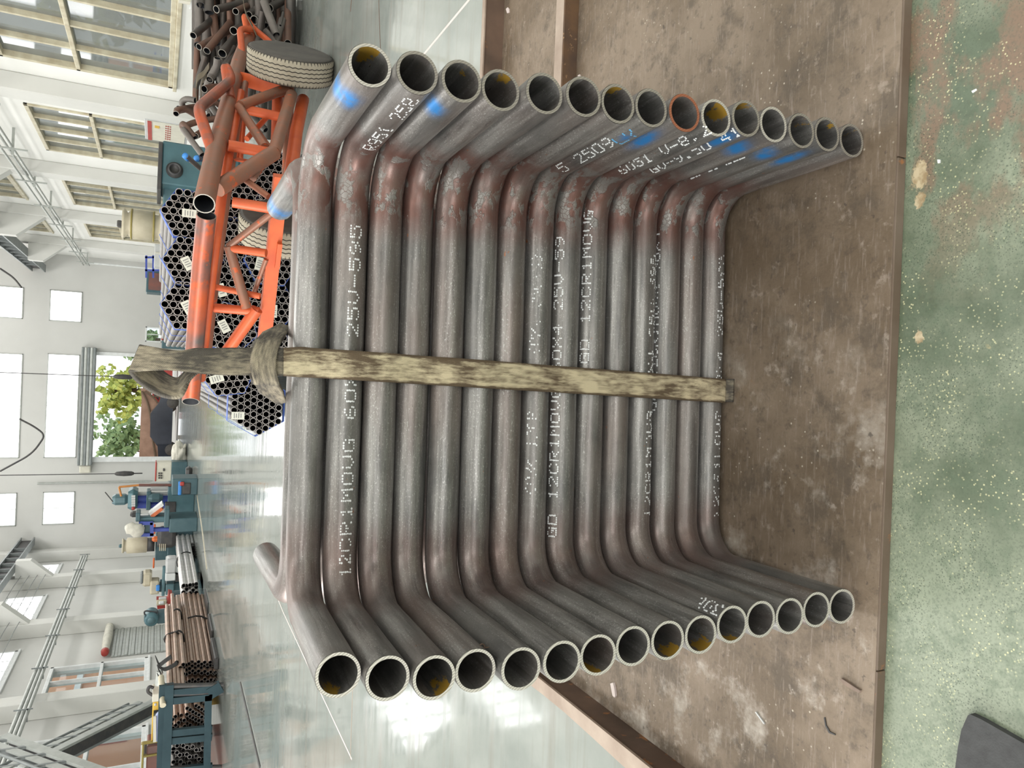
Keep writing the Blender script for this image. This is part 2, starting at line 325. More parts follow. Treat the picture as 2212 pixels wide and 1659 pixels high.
# ------------------------------------------------------------------ mesh helpers
class MB:
    def __init__(s): s.v = []; s.f = []; s.sm = []; s.mi = []
    def add(s, vs, fs, smooth=False, mi=0):
        o = len(s.v); s.v += [V(v) for v in vs]
        for f in fs: s.f.append([i + o for i in f]); s.sm.append(smooth); s.mi.append(mi)
        return s
    def box(s, a, b, bev=0, mi=0):
        x0, x1 = sorted((a[0], b[0])); y0, y1 = sorted((a[1], b[1])); z0, z1 = sorted((a[2], b[2]))
        bv = min(bev, (x1 - x0) * .45, (y1 - y0) * .45, (z1 - z0) * .45)
        if bv <= 0:
            return s.add([(x, y, z) for z in (z0, z1) for y in (y0, y1) for x in (x0, x1)],
                         [(0, 2, 3, 1), (4, 5, 7, 6), (0, 1, 5, 4), (2, 6, 7, 3), (0, 4, 6, 2), (1, 3, 7, 5)], mi=mi)
        def rg(i): # octagonal ring in xy
            x0_, x1_, y0_, y1_ = x0 + i, x1 - i, y0 + i, y1 - i; c = bv
            return [(x0_ + c - i, y0_), (x1_ - c + i, y0_), (x1_, y0_ + c - i), (x1_, y1_ - c + i), (x1_ - c + i, y1_), (x0_ + c - i, y1_), (x0_, y1_ - c + i), (x0_, y0_ + c - i)]
        vs = []
        for z, i in ((z0, bv * .6), (z0 + bv, 0), (z1 - bv, 0), (z1, bv * .6)): vs += [(p[0], p[1], z) for p in rg(i)]
        fs = [tuple(range(7, -1, -1)), tuple(range(24, 32))]
        for k in range(3):
            for j in range(8): fs.append((k * 8 + j, k * 8 + (j + 1) % 8, k * 8 + 8 + (j + 1) % 8, k * 8 + 8 + j))
        return s.add(vs, fs, mi=mi)
    def obox(s, c, ax, ay, az, mi=0):  # oriented box, half vectors
        c, ax, ay, az = map(V, (c, ax, ay, az))
        return s.add([c + ax * i + ay * j + az * k for k in (-1, 1) for j in (-1, 1) for i in (-1, 1)],
                     [(0, 2, 3, 1), (4, 5, 7, 6), (0, 1, 5, 4), (2, 6, 7, 3), (0, 4, 6, 2), (1, 3, 7, 5)], mi=mi)
    def bar(s, a, b, w, h, up=(0, 0, 1), mi=0):
        a, b = V(a), V(b); d = (b - a).normalized(); sd = d.cross(V(up)).normalized(); u = sd.cross(d)
        return s.obox((a + b) / 2, (b - a) / 2, sd * w / 2, u * h / 2, mi)
    def tube(s, pts, r, n=12, cap=True, mi=0, hollow=0, mi2=None, mitre=None):
        pts = [V(p) for p in pts]; rs = r if hasattr(r, '__len__') else [r] * len(pts)
        fr = []; pn = None
        for i, p in enumerate(pts):
            d = (pts[min(i + 1, len(pts) - 1)] - pts[max(i - 1, 0)]).normalized()
            if pn is None: pn = d.orthogonal().normalized()
            else: pn = (pn - d * pn.dot(d)).normalized()
            fr.append((p, pn, d.cross(pn)))
        ring0 = lambda i, rr: [fr[i][0] + (fr[i][1] * math.cos(2 * math.pi * k / n) + fr[i][2] * math.sin(2 * math.pi * k / n)) * rr for k in range(n)]
        def ring(i, rr):
            q = ring0(i, rr)
            if i == 0 and mitre is not None:
                d0 = (pts[1] - pts[0]).normalized(); mn = V(mitre); q = [p - d0 * ((p - pts[0]).dot(mn) / d0.dot(mn)) for p in q]
            return q
        vs = []; fs = []
        for i in range(len(pts)): vs += ring(i, rs[i])
        for i in range(len(pts) - 1):
            for k in range(n): fs.append((i * n + k, i * n + (k + 1) % n, i * n + n + (k + 1) % n, i * n + n + k))
        s.add(vs, fs, True, mi)
        L = len(pts) - 1
        if hollow:
            dpt = min(hollow[1], (pts[-1] - pts[0]).length * .45)
            for e, sg in ((0, 1), (L, -1)):
                d = (pts[1] - pts[0]).normalized() if e == 0 else (pts[L] - pts[L - 1]).normalized() * 1
                dd = d * sg * dpt; a = ring(e, rs[e]); b = ring(e, rs[e] - hollow[0]); c = [p + dd for p in b]
                q = [(k, n + k, n + (k + 1) % n, (k + 1) % n) for k in range(n)]
                s.add(a + b, q if sg > 0 else [x[::-1] for x in q], False, mi if mi2 is None else mi2)
                q = [(k, n + k, n + (k + 1) % n, (k + 1) % n) for k in range(n)]
                s.add(b + c, q, True, mi if mi2 is None else mi2 + 1)
                s.add(c, [tuple(range(n))], False, mi if mi2 is None else mi2 + 1)
        elif cap:
            s.add(ring(0, rs[0]), [tuple(range(n - 1, -1, -1))], False, mi); s.add(ring(L, rs[L]), [tuple(range(n))], False, mi)
        return s
    def lathe(s, prof, c, ax=(0, 0, 1), n=24, mi=0, smooth=True):
        c, ax = V(c), V(ax).normalized(); e1 = ax.orthogonal().normalized(); e2 = ax.cross(e1); vs = []; fs = []
        for r, h in prof:
            vs += [c + ax * h + (e1 * math.cos(2 * math.pi * k / n) + e2 * math.sin(2 * math.pi * k / n)) * r for k in range(n)]
        for i in range(len(prof) - 1):
            for k in range(n): fs.append((i * n + k, i * n + (k + 1) % n, i * n + n + (k + 1) % n, i * n + n + k))
        fs.append(tuple(range(n - 1, -1, -1))); fs.append(tuple((len(prof) - 1) * n + k for k in range(n)))
        return s.add(vs, fs, smooth, mi)
    def prism(s, poly, d, mi=0):  # closed polygon (3D pts) extruded by vector d
        n = len(poly); d = V(d); vs = [V(p) for p in poly] + [V(p) + d for p in poly]
        return s.add(vs, [tuple(range(n - 1, -1, -1)), tuple(range(n, 2 * n))] + [(k, (k + 1) % n, n + (k + 1) % n, n + k) for k in range(n)], mi=mi)
    def build(s, name, mats, parent=None, org=None):
        if parent is not None: org = V(parent.get('_o', (0, 0, 0)))
        elif org is None:
            xs = [v.x for v in s.v]; ys = [v.y for v in s.v]; zs = [v.z for v in s.v]
            org = V(((min(xs) + max(xs)) / 2, (min(ys) + max(ys)) / 2, min(zs)))
        me = bpy.data.meshes.new(name); me.from_pydata([v - org for v in s.v], [], s.f)
        me.polygons.foreach_set('use_smooth', s.sm)
        ms = mats if isinstance(mats, (list, tuple)) else [mats]
        for m in ms: me.materials.append(m)
        if len(ms) > 1: me.polygons.foreach_set('material_index', s.mi)
        me.update()
        o = bpy.data.objects.new(name, me); COL.objects.link(o)
        if parent is not None: o.parent = parent; o['_o'] = tuple(org)
        else: o.location = org; o['_o'] = tuple(org)
        return o
def fixn(o):
    bm = bmesh.new(); bm.from_mesh(o.data); bmesh.ops.recalc_face_normals(bm, faces=bm.faces); bm.to_mesh(o.data); bm.free(); return o
def tag(o, label, cat, group=None):
    o['label'] = label; o['category'] = cat
    if group: o['group'] = group
    return o
def thing(name, label, cat, loc, group=None):
    o = bpy.data.objects.new(name, None); COL.objects.link(o); o.location = loc; o['_o'] = tuple(loc); o.empty_display_size = .1
    return tag(o, label, cat, group)
def struct(o): o['kind'] = 'structure'; return o
def crv(pts, n):  # catmull-rom resample
    P = [V(p) for p in pts]; out = []
    for i in range(len(P) - 1):
        p0, p1, p2, p3 = P[max(i - 1, 0)], P[i], P[i + 1], P[min(i + 2, len(P) - 1)]
        for k in range(n):
            t_ = k / n; out.append(.5 * ((2 * p1) + (p2 - p0) * t_ + (2 * p0 - 5 * p1 + 4 * p2 - p3) * t_ ** 2 + (3 * p1 - p0 - 3 * p2 + p3) * t_ ** 3))
    return out + [P[-1]]
def fillet(pts, r, n=5):
    pts = [V(p) for p in pts]; out = [pts[0]]
    for i in range(1, len(pts) - 1):
        a, b, c = pts[i - 1], pts[i], pts[i + 1]; u = (a - b).normalized(); w = (c - b).normalized()
        t = min(r, (a - b).length * .45, (c - b).length * .45); p, q = b + u * t, b + w * t
        for k in range(n + 1):
            s = k / n; out.append(p * (1 - s) ** 2 + b * 2 * s * (1 - s) + q * s * s)
    return out + [pts[-1]]

# ------------------------------------------------------------------ the hall
XL, XR, YF, YB, ZC = -9.7, 5.6, 43.5, -12.0, 11.6
struct(MB().box((XL - 14, YB - .3, FZ - .3), (XR + 14, YF + .3, FZ)).build('floor', FLOOR, org=V((0, 0, 0))))
def wall_with_holes(name, axis, at, a0, a1, z0, z1, holes, thick, m):
    """rectangular wall in the plane axis=at, spanning a0..a1 along the other axis, with rectangular holes"""
    us = sorted({a0, a1, *[h[0] for h in holes], *[h[1] for h in holes]}); zs = sorted({z0, z1, *[h[2] for h in holes], *[h[3] for h in holes]})
    mb = MB()
    for i in range(len(us) - 1):
        for j in range(len(zs) - 1):
            uc, zc = (us[i] + us[i + 1]) / 2, (zs[j] + zs[j + 1]) / 2
            if any(h[0] < uc < h[1] and h[2] < zc < h[3] for h in holes): continue
            if axis == 'x': mb.box((at, us[i], zs[j]), (at + thick, us[i + 1], zs[j + 1]))
            else: mb.box((us[i], at, zs[j]), (us[i + 1], at + thick, zs[j + 1]))
    return struct(mb.build(name, m))
RW = [(12.2, 16.2, 1.05, 3.92), (18.9, 22.6, 1.05, 3.92), (25.5, 29.6, 1.05, 3.92), (32.6, 36.4, 1.05, 3.92), (5.2, 9.2, 1.05, 3.92),
      (12.2, 16.2, 5.3, 7.4), (18.9, 22.6, 5.3, 7.4), (25.5, 29.6, 5.3, 7.4), (32.6, 36.4, 5.3, 7.4)]
LW = [(18.2, 22.3, 1.05, 3.85), (25.2, 27.6, 1.05, 3.85), (11.2, 15.3, 1.05, 3.85),
      (39.3, 42.0, 5.0, 6.3), (33.0, 36.4, 5.0, 6.4), (26.0, 29.6, 5.0, 7.2), (18.2, 22.3, 5.0, 7.2), (11.2, 15.3, 5.0, 7.2),
      (18.6, 21.9, 7.95, 9.5), (25.2, 29.5, 8.9, 10.4)]
DOOR = (-4.65, .64, FZ, 4.0)
FW = [(2.24, 3.80, 4.68, 6.10), (-4.64, .60, 4.68, 6.09), (-8.0, -6.35, 4.66, 6.05), (2.24, 3.80, 7.2, 9.3), (-4.64, .52, 7.12, 9.3), (-8.0, -6.35, 7.14, 9.3), (1.45, 2.25, .95, 1.75)]
wall_with_holes('wall_right', 'x', XR, YB, YF, FZ, ZC, RW, .3, WALL)
wall_with_holes('wall_left', 'x', XL - .3, YB, YF, FZ, ZC, LW, .3, WALLG)
wall_with_holes('wall_far', 'y', YF, XL, XR, FZ, ZC, FW + [DOOR], .3, WALLG)
struct(MB().box((XL, YB - .3, FZ), (XR, YB, ZC)).build('wall_back', WALL))
struct(MB().box((XL - .3, YB - .3, ZC), (XR + .3, YF + .3, ZC + .3)).build('ceiling', WALL))
wn = [0]
def window(axis, at, h, glass, frame, mull, trans, dep=.08, inward=1, proud=.04, ft=.09, sill=True):
    wn[0] += 1
    o = bpy.data.objects.new('window_%d' % wn[0], None); COL.objects.link(o); o['kind'] = 'structure'
    u0, u1, z0, z1 = h; P = (lambda u, z, d: (at + d * inward, u, z)) if axis == 'x' else (lambda u, z, d: (u, at + d * inward, z))
    o.location = P((u0 + u1) / 2, z0, 0); o['_o'] = tuple(o.location)
    def bx(nm, u_, v_, d0, d1, m):
        MB().box(P(u_[0], v_[0], d0), P(u_[1], v_[1], d1), .01).build(nm, m, o)
    bx('frame_side', (u0, u0 + ft), (z0, z1), -dep, proud, frame); bx('frame_side', (u1 - ft, u1), (z0, z1), -dep, proud, frame)
    bx('frame_rail', (u0, u1), (z0, z0 + ft), -dep, proud, frame); bx('frame_rail', (u0, u1), (z1 - ft, z1), -dep, proud, frame)
    for t in trans: bx('transom', (u0, u1), (z0 + (z1 - z0) * t - ft * .45, z0 + (z1 - z0) * t + ft * .45), -dep, proud, frame)
    for t in mull: bx('mullion', (u0 + (u1 - u0) * t - ft * .28, u0 + (u1 - u0) * t + ft * .28), (z0, z1), -dep * .8, proud * .6, frame)
    us = [0, *mull, 1]; zs = [0, *trans, 1]
    for i in range(len(us) - 1):
        for j in range(len(zs) - 1):
            MB().box(P(u0 + (u1 - u0) * us[i], z0 + (z1 - z0) * zs[j], -dep * .5), P(u0 + (u1 - u0) * us[i + 1], z0 + (z1 - z0) * zs[j + 1], -dep * .5 + .006)).build('pane', glass, o)
    if sill: bx('sill', (u0 - .08, u1 + .08), (z0 - .07, z0), -dep, .07, frame)
    return o
for h in RW: window('x', XR, h, GLASSR if h[2] < 5 else GLASSR, FRAMEY, (.25, .5, .75), (.56,) if h[2] < 5 else (), inward=-1, dep=.16, ft=.085)
for h in LW: window('x', XL, h, GLASSL if h[2] < 4 else DAY, FRAMEW, (.5,) if h[2] < 4 else (.25, .5, .75), (.48,) if h[2] < 4 else (), inward=1, dep=.18, ft=.10)
for h in FW:
    w = h[1] - h[0]
    window('y', YF, h, DAY if h[2] > 4 else GLASSL, FRAMEW if h[2] < 4 else GALV, (.5,) if w < 3 else (.25, .5, .75), (), inward=-1, dep=.12, ft=.05 if h[2] > 4 else .07, sill=False)
# piers with corbels and crane girders
def pier(name, x0, x1, y0, y1, corb):
    o = MB().box((x0, y0, FZ), (x1, y1, ZC), .02); struct(o.build(name, CONC))
for i, (y0, y1) in enumerate(((9.9, 10.5), (16.8, 17.4), (23.7, 24.3), (30.9, 31.5), (37.6, 38.2), (42.7, 43.5))):
    pier('trim_%d' % (i + 1), XL, XL + .5, y0, y1, 1)
    s = -1 if False else 1
    if y1 < 43:
        yy = (y0 + y1) / 2; x = XL + .5
        o = MB().prism([(x, yy - .22, 4.9), (x, yy - .22, 6.3), (x + .75, yy - .22, 6.3), (x + .75, yy - .22, 5.75)], (0, .44, 0)).build('corbel', CONC)
        o['kind'] = 'structure'; fixn(o)
for i, y0 in enumerate((3.0, 10.1, 17.0, 23.9, 30.8, 37.6)):
    y1 = y0 + .6
    pier('trim_%d' % (i + 11), XR - .35, XR, y0, y1, 1)
    yy = (y0 + y1) / 2; x = XR - .35
    o = MB().prism([(x, yy - .22, 4.9), (x, yy - .22, 6.3), (x - .75, yy - .22, 6.3), (x - .75, yy - .22, 5.75)], (0, .44, 0)).build('corbel', CONC)
    o['kind'] = 'structure'; fixn(o)
def girder(name, label, xc):
    t = thing(name, label, 'girder', (xc, 15, 6.3))
    MB().box((xc - .18, YB + .2, 6.85), (xc + .18, YF - .1, 6.9)).build('top_flange', STEELG, t)
    MB().box((xc - .18, YB + .2, 6.3), (xc + .18, YF - .1, 6.35)).build('bottom_flange', STEELG, t)
    MB().box((xc - .02, YB + .2, 6.35), (xc + .02, YF - .1, 6.85)).build('web', DARK, t)
    for k in range(36): MB().box((xc - .15, 6 + k, 6.35), (xc + .15, 6.04 + k, 6.85)).build('stiffener', STEELG, t)
    MB().box((xc - .04, YB + .2, 6.9), (xc + .04, YF - .1, 7.0)).build('rail', RED if xc > 0 else DARK, t)
girder('crane_girder', 'dark steel crane girder with red rail along the right wall', XR - .8)
girder('crane_girder', 'dark steel crane girder on corbels along the left wall', XL + .95)

# shutter box, door jambs
t = thing('roller_shutter', 'grey rolled-up shutter housing above the big open doorway', 'shutter', (-2, YF - .5, 3.95))
for k in range(5): MB().box((-5.0, YF - .45, 3.95 + k * .13), (1.0, YF - .02, 4.07 + k * .13), .03).build('housing_rib', GALV if k % 2 else STEELG, t)
MB().box((-4.85, YF - .14, FZ), (-4.6, YF - .01, 3.95)).build('guide_rail', FRAMEW, t)
MB().box((.62, YF - .14, FZ), (.8, YF - .01, 3.95)).build('guide_rail', FRAMEW, t)
MB().box((-5.4, YF - .3, 4.0), (-5.0, YF - .05, 4.5), .05).build('motor', CREAM, t)

# outside, beyond the doorway and the windows
struct(MB().box((-40, YF + .3, FZ - .5), (40, 110, FZ - .05)).build('ground', YARD))
struct(MB().box((-40, YB, FZ - .5), (XL - .31, YF + .29, FZ - .31)).build('ground', YARD))
def tree(x, y, h, r, leaf, label, n=900):
    t = thing('tree', label, 'tree', (x, y, FZ - .05), 'trees outside the open doorway' if False else None)
    MB().tube([(x, y, FZ - .05), (x + .1, y, h * .5), (x, y, h * .75)], [.18, .13, .06], 8).build('trunk', BARK, t)
    mb = MB(); rnd = random.Random(int(x * 10 + y))
    for _ in range(n):
        while True:
            d = V((rnd.uniform(-1, 1), rnd.uniform(-1, 1), rnd.uniform(-1, 1)))
            if d.length < 1: break
        d *= (.75 + .25 * math.sin(d.x * 5 + d.z * 7))
        c = V((x + d.x * r, y + d.y * r, h * .62 + d.z * h * .42)); a = V((rnd.gauss(0, 1), rnd.gauss(0, 1), rnd.gauss(0, 1))).normalized(); b = a.orthogonal()
        s = .16 + .14 * rnd.random(); mb.add([c + a * s, c + b * s * .6, c - a * s, c - b * s * .6], [(0, 1, 2, 3)])
    o = mb.build('foliage', leaf, t); o['kind'] = 'stuff'
tree(-1.6, 58, 5.2, 2.3, LEAFY, 'yellow-leaved tree outside the big doorway')
tree(-5.2, 63, 5.4, 2.4, LEAFG, 'pale green tree at the left edge of the doorway', 900)
tree(2.2, 62, 5.0, 1.6, LEAFG, 'green tree half hidden behind the loop of the sling')
# sagging tarpaulin on a frame, and two cars
t = thing('tarpaulin_shelter', 'brown tarpaulin shelter sagging between posts outside the doorway', 'shelter', (-4.4, 51, FZ))
def tsurf(y0, off, amp):
    vs = []; n = 16
    for j in (0, 1):
        for i in range(n + 1):
            s = i / n; x = -6.0 + s * 4.4; z = 1.4 + off + amp * (s ** 2.6) + .1 * math.sin(s * 9); vs.append((x, y0 + j * 2.4, z))
    vs += [(v[0], v[1], v[2] - .04) for v in vs]
    m = 2 * (n + 1); fs = []
    for i in range(n): fs += [(i, i + 1, n + 2 + i, n + 1 + i), (m + i, m + n + 1 + i, m + n + 2 + i, m + i + 1), (i, m + i, m + i + 1, i + 1), (n + 1 + i, n + 2 + i, m + n + 2 + i, m + n + 1 + i)]
    return vs, fs
for q, (Yq, dx_) in enumerate(((50.0, 0), (51.2, 4))):
    pts_ = [(300 + dx_, 1000), (302 + dx_, 950), (304 + dx_, 900), (306 + dx_, 860), (304 + dx_, 838), (318, 842), (332, 856), (344, 880), (350, 905), (345, 930), (352, 960), (350, 1000)]
    fixn(MB().prism([ony(x_, y_, Yq) for x_, y_ in pts_], (0, .12, 0)).build('tarpaulin', TARP, t))
    for off in (0, 14): MB().tube(crv([ony(x_ + off * .5, y_, Yq - .08) for x_, y_ in ((306, 845), (318 + off, 868), (326 + off, 905), (330 + off, 950), (338 + off, 1000))], 4), .06, 6).build('rib', BARK, t)
for x, z in ((ony(310, 975, 50).x, 2.0), (ony(310, 856, 50).x, 1.9)): MB().tube([(x, 50.05, FZ - .05), (x, 50.05, z)], .05, 8).build('post', BARK, t)
def car(name, label, x, y, m, sx=1, extra=None):
    t = thing(name, label, 'car', (x, y, FZ - .05)); z = FZ - .05
    prof = [(-2.1, .3), (-2.15, .7), (-1.9, .95), (-1.15, 1.02), (-.6, 1.42), (.7, 1.45), (1.35, 1.02), (2.05, .88), (2.15, .6), (2.1, .3)]
    fixn(MB().prism([(x + p * sx, y - .85, z + q) for p, q in prof], (0, 1.7, 0)).build('body', m, t))
    MB().prism([(x - .95 * sx, y - .87, z + 1.04), (x - .58 * sx, y - .87, z + 1.34), (x + .65 * sx, y - .87, z + 1.36), (x + 1.1 * sx, y - .87, z + 1.04)], (0, 1.74, 0)).build('window_glass', CARD_, t)
    for dx in (-1.35, 1.35): MB().lathe([(.05, -.9), (.32, -.9), (.32, .9), (.05, .9)], (x + dx, y, z + .32), (0, 1, 0), 18).build('wheel', TYREB, t)
    if extra: extra(t)
car('car', 'dark car with silver trim parked outside the doorway', -3.2, 47.5, CARD_)
car('car', 'red car parked further off outside the doorway', -1.0, 53, RED)
# building across the yard on the left
t = thing('building', 'peach-coloured building across the yard seen through the left windows', 'building', (-19, 20, FZ - .3))
MB().box((-22, -5, FZ - .3), (-18, 95, 10.5)).build('facade', PEACH, t)
MB().box((-18.0, -5, 4.3), (-17.6, 95, 4.6)).build('eaves', FRAMEW, t)
for k in range(7):
    y = -1 + k * 7
    MB().box((-18.02, y, .9), (-17.95, y + 2.2, 2.6)).build('window', GREYL, t)
MB().box((-18.0, 40, 1.8), (-17.93, 44, 3.6)).build('panel', BRICKR, t)
# the opposite side: light wall of a neighbour so the right panes show grey, and shrubs
tree(9.5, 20.5, 4.5, 2.0, LEAFY, 'yellow-green tree outside the second window of the right wall', 500)

# conduits on the walls
def run(name, label, cat, pts, r, m, grp=None, fil=0):
    pts = fillet(pts, fil) if fil else pts
    return tag(MB().tube(pts, r, 8).build(name, m), label, cat, grp)
t = thing('cable_tray', 'grey three-tube cable tray climbing away along the right wall', 'cable tray', (5.25, 30, 4.3))
for dz, dx in ((0, 0), (.14, .06), (.26, 0)): MB().tube([(5.15 + dx, 14, 4.42 + dz), (5.15 + dx, 43.3, 4.42 + dz)], .03, 8).build('tube', GALV, t)
for k in range(8):
    y = 17.6 + k * 3.45
    MB().bar((4.95, y, 4.40), (5.6, y, 4.40), .05, .05).build('bracket', GALV, t); MB().bar((5.1, y, 4.1), (5.1, y, 4.85), .04, .04, (0, 1, 0)).build('bracket', GALV, t)
t = thing('cable_tray', 'grey tube tray with brackets along the left wall', 'cable tray', (-8.9, 25, 4.4))
a_, b_ = onx(13, 1659, -8.9), onx(188, 1201, -8.9)
for dz in (0, .1, .2): MB().tube([(a_.x, a_.y - 3, a_.z + dz), (b_.x, b_.y, b_.z + dz)], .05, 8).build('tube', GALV, t)
for k in range(8):
    s = k / 7; p = a_.lerp(b_, s); MB().bar(p + V((-.25, 0, 0)), p + V((.1, 0, 0)), .03, .03).build('bracket', STEELG, t); MB().bar(p + V((.08, 0, -.12)), p + V((.08, 0, .3)), .03, .03, (0, 1, 0)).build('bracket', STEELG, t)
for k, (dx, dz) in enumerate(((0, 5.2), (.0, 5.5), (.0, 5.8), (.0, 6.1))):
    run('power_line', '%s thin grey power line along the left wall' % ('lowest', 'second lowest', 'third lowest', 'highest')[k], 'cable', [(-9.1, 12 + j * 3, dz - .04 * math.sin(j * 1.57) ** 2) for j in range(10)], .012, STEELG, 'power lines along the left wall')
run('conduit', 'white conduit pipe rising beside the first right window', 'conduit', [(5.5, 18.1, 1.57), (5.5, 18.1, 8)], .035, FRAMEW)
run('conduit', 'white conduit pair left of the second right window', 'conduit', [(5.5, 24.6, .9), (5.5, 24.6, 8)], .05, FRAMEW)
run('conduit', 'thin white conduit in the far right corner', 'conduit', [(5.2, 42.6, .3), (5.2, 42.6, 4.4)], .05, FRAMEW)
run('conduit', 'vertical grey conduit on the far wall left of the doorway', 'conduit', [(-5.9, 43.4, 1.2), (-5.9, 43.4, 6.3)], .05, GALV)
for pts, lb in ((((0, 580), (30, 600), (47, 622)), 'black cable drooping beside the far left upper window'), (((42, 905), (75, 922), (98, 940), (70, 980), (0, 1018)), 'black cable looping between the two windows over the doorway')):
    run('hanging_cable', lb, 'cable', [ony(x, y, 30) for x, y in pts], .03, DARK, None, .6)
for (x, y, lb) in ((265, 814, 'black crane pendant control hanging in the doorway'), (268, 1023, 'black crane pendant control hanging left of the doorway')):
    t = thing('pendant_control', lb, 'remote control', ony(x + 20, y, 38)); p = ony(x, y, 38)
    MB().tube([p + V((0, 0, 6)), p + V((0, 0, .35))], .02, 6).build('cable', DARK, t)
    MB().lathe([(.06, -.4), (.10, -.3), (.12, 0), (.09, .3), (.04, .38)], p, (0, 0, 1), 10).build('handset', DARK, t)
    MB().tube([p - V((0, 0, .4)), p - V((0, 0, .75))], .03, 6).build('cable_tail', DARK, t)

# ------------------------------------------------------------------ steel platform under the stack
t = thing('steel_platform', 'brown steel platform on the floor carrying the U-bent pipes', 'platform', (.4, 1.7, FZ))
XP0, XP1, YP0, YP1, YBAR = -.865, 2.6, .861, 2.545, 1.98
edges = [(-.865, -.43), (-.43, .405), (.405, 1.3), (1.3, XP1)]
# joints of the front edge (two seams are visible)
fx0 = onz(1897, 1451, 0).x; fx1 = onz(1941, 338, 0).x
for a_, b_ in ((XP0, fx0), (fx0, fx1), (fx1, XP1)):
    MB().box((a_ + .0012, YP0, FZ), (b_ - .0012, YP0 + .004, -.0003), .0008).build('front_edge_bar', EDGE, t)
MB().box((XP0, YP0 + .0041, FZ), (XP1, YBAR, 0), .0008).build('deck_plate', PLATE, t)
MB().box((XP0, YBAR + .052, FZ), (XP1, YP1, 0), .0008).build('deck_plate', PLATE, t)
MB().box((XP0, YBAR + .0005, FZ), (XP1, YBAR + .0515, .050), .003).build('square_bar', [BARM], t)
MB().box((XP0 + .001, YBAR + .002, .0495), (XP1, YBAR + .05, .0515), .0005).build('bar_top_face', RUSTL, t)
# left and rear upstand: channel section, dark web with pale flange edge
MB().box((XP0 - .010, 1.0, FZ), (XP0, YP1 + .012, .074), .001).build('side_web', RUST, t)
mb = MB()
prev = None
for i in range(13):
    y = .95 + i * (YP1 + .03 - .95) / 12; w = .034 + .012 * math.sin(i * .5) ** 2
    ring = [V((XP0 + .004, y, .074)), V((XP0 + .004, y, .081)), V((XP0 - w, y, .079)), V((XP0 - w, y, .072))]
    if prev:
        o = len(mb.v); mb.add(prev + ring, [(0, 1, 5, 4), (1, 2, 6, 5), (2, 3, 7, 6), (3, 0, 4, 7)])
    else: mb.add(ring, [(0, 1, 2, 3)])
    prev = ring
mb.add(prev, [(3, 2, 1, 0)]); mb.build('side_flange', RUSTL, t)
MB().box((XP0, YP1, FZ), (XP1, YP1 + .010, .074), .001).build('rear_web', RUST, t)
MB().box((XP0, YP1 - .004, .074), (XP1, YP1 + .020, .081), .0015).build('rear_flange', RUSTL, t)

# ------------------------------------------------------------------ the stack of U-bent pipes
Q = dict(X0=.040, Y0=1.274, psi=.02583, lx=-.049, ly=.066, sp=.06065, W=.408)
DY = [.023, .006, -.002, .004, -.011, -.015, -.010, -.006, -.006, -.005, -.003, .002, .003, .007, .011]
DX = [.012, .004, -.002, -.004, -.006, -.004, -.005, -.002, -.002, -.002, .005, .004, .001, .003, 0]
PR = .03
def SP(k, xl, yl, dz=0, dx=0, dy=0):
    z = .03 + Q['sp'] * (14 - k); c, s = math.cos(Q['psi']), math.sin(Q['psi']); x, y = xl + dx, yl + dy
    return V((Q['X0'] + c * x - s * y + Q['lx'] * z, Q['Y0'] + s * x + c * y + Q['ly'] * z, z + dz))
def ubend_path(k, sgn=1, dx=0, dy=0, LL=.378, RL=.365, Rb=.095, dzl=.018):
    W = Q['W']; P = []; kinds = []
    LE, LC, RC, RE = (-W + .005, -LL * sgn), (-W, 0), (W, 0), (W - .004, -RL * sgn)
    L = []
    def put(x, y, kind): L.append((x, y, kind))
    nleg = 18
    y0 = -LL * sgn
    for i in range(nleg): s = i / nleg; put(-W, y0 + (-(Rb) * sgn - y0) * s, 0)
    for i in range(13): a = math.pi / 2 * i / 12; put(-W + Rb - Rb * math.cos(a), -(Rb - Rb * math.sin(a)) * sgn, 1)
    for i in range(1, 40): put(-W + Rb + (2 * W - 2 * Rb) * i / 40, 0, 0)
    for i in range(13): a = math.pi / 2 * i / 12; put(W - Rb + Rb * math.sin(a), -(Rb - Rb * math.cos(a)) * sgn, 1)
    y1 = -RL * sgn
    for i in range(1, nleg + 1): s = i / nleg; put(W, -Rb * sgn + (y1 + Rb * sgn) * s, 0)
    pts = []
    for x, y, kd in L:
        dz = 0
        if x < -W + Rb: dz = dzl * max(0, (-y * sgn) / LL) if LL else 0
        pts.append(SP(k, x, y, dz, dx, dy))
    return pts, [c for *_, c in L]
BL = {0: [(.30, 152, .020, 26), (.29, 100, .016, 30)], 2: [(.31, 136, .016, 22)], 7: [(.305, 168, .012, 10)], 8: [(.285, 137, .030, 15)], 10: [(.325, 148, .026, 16)],
      11: [(.30, 143, .021, 19)], 12: [(.30, 144, .017, 19)], 13: [(.295, 148, .030, 11)]}
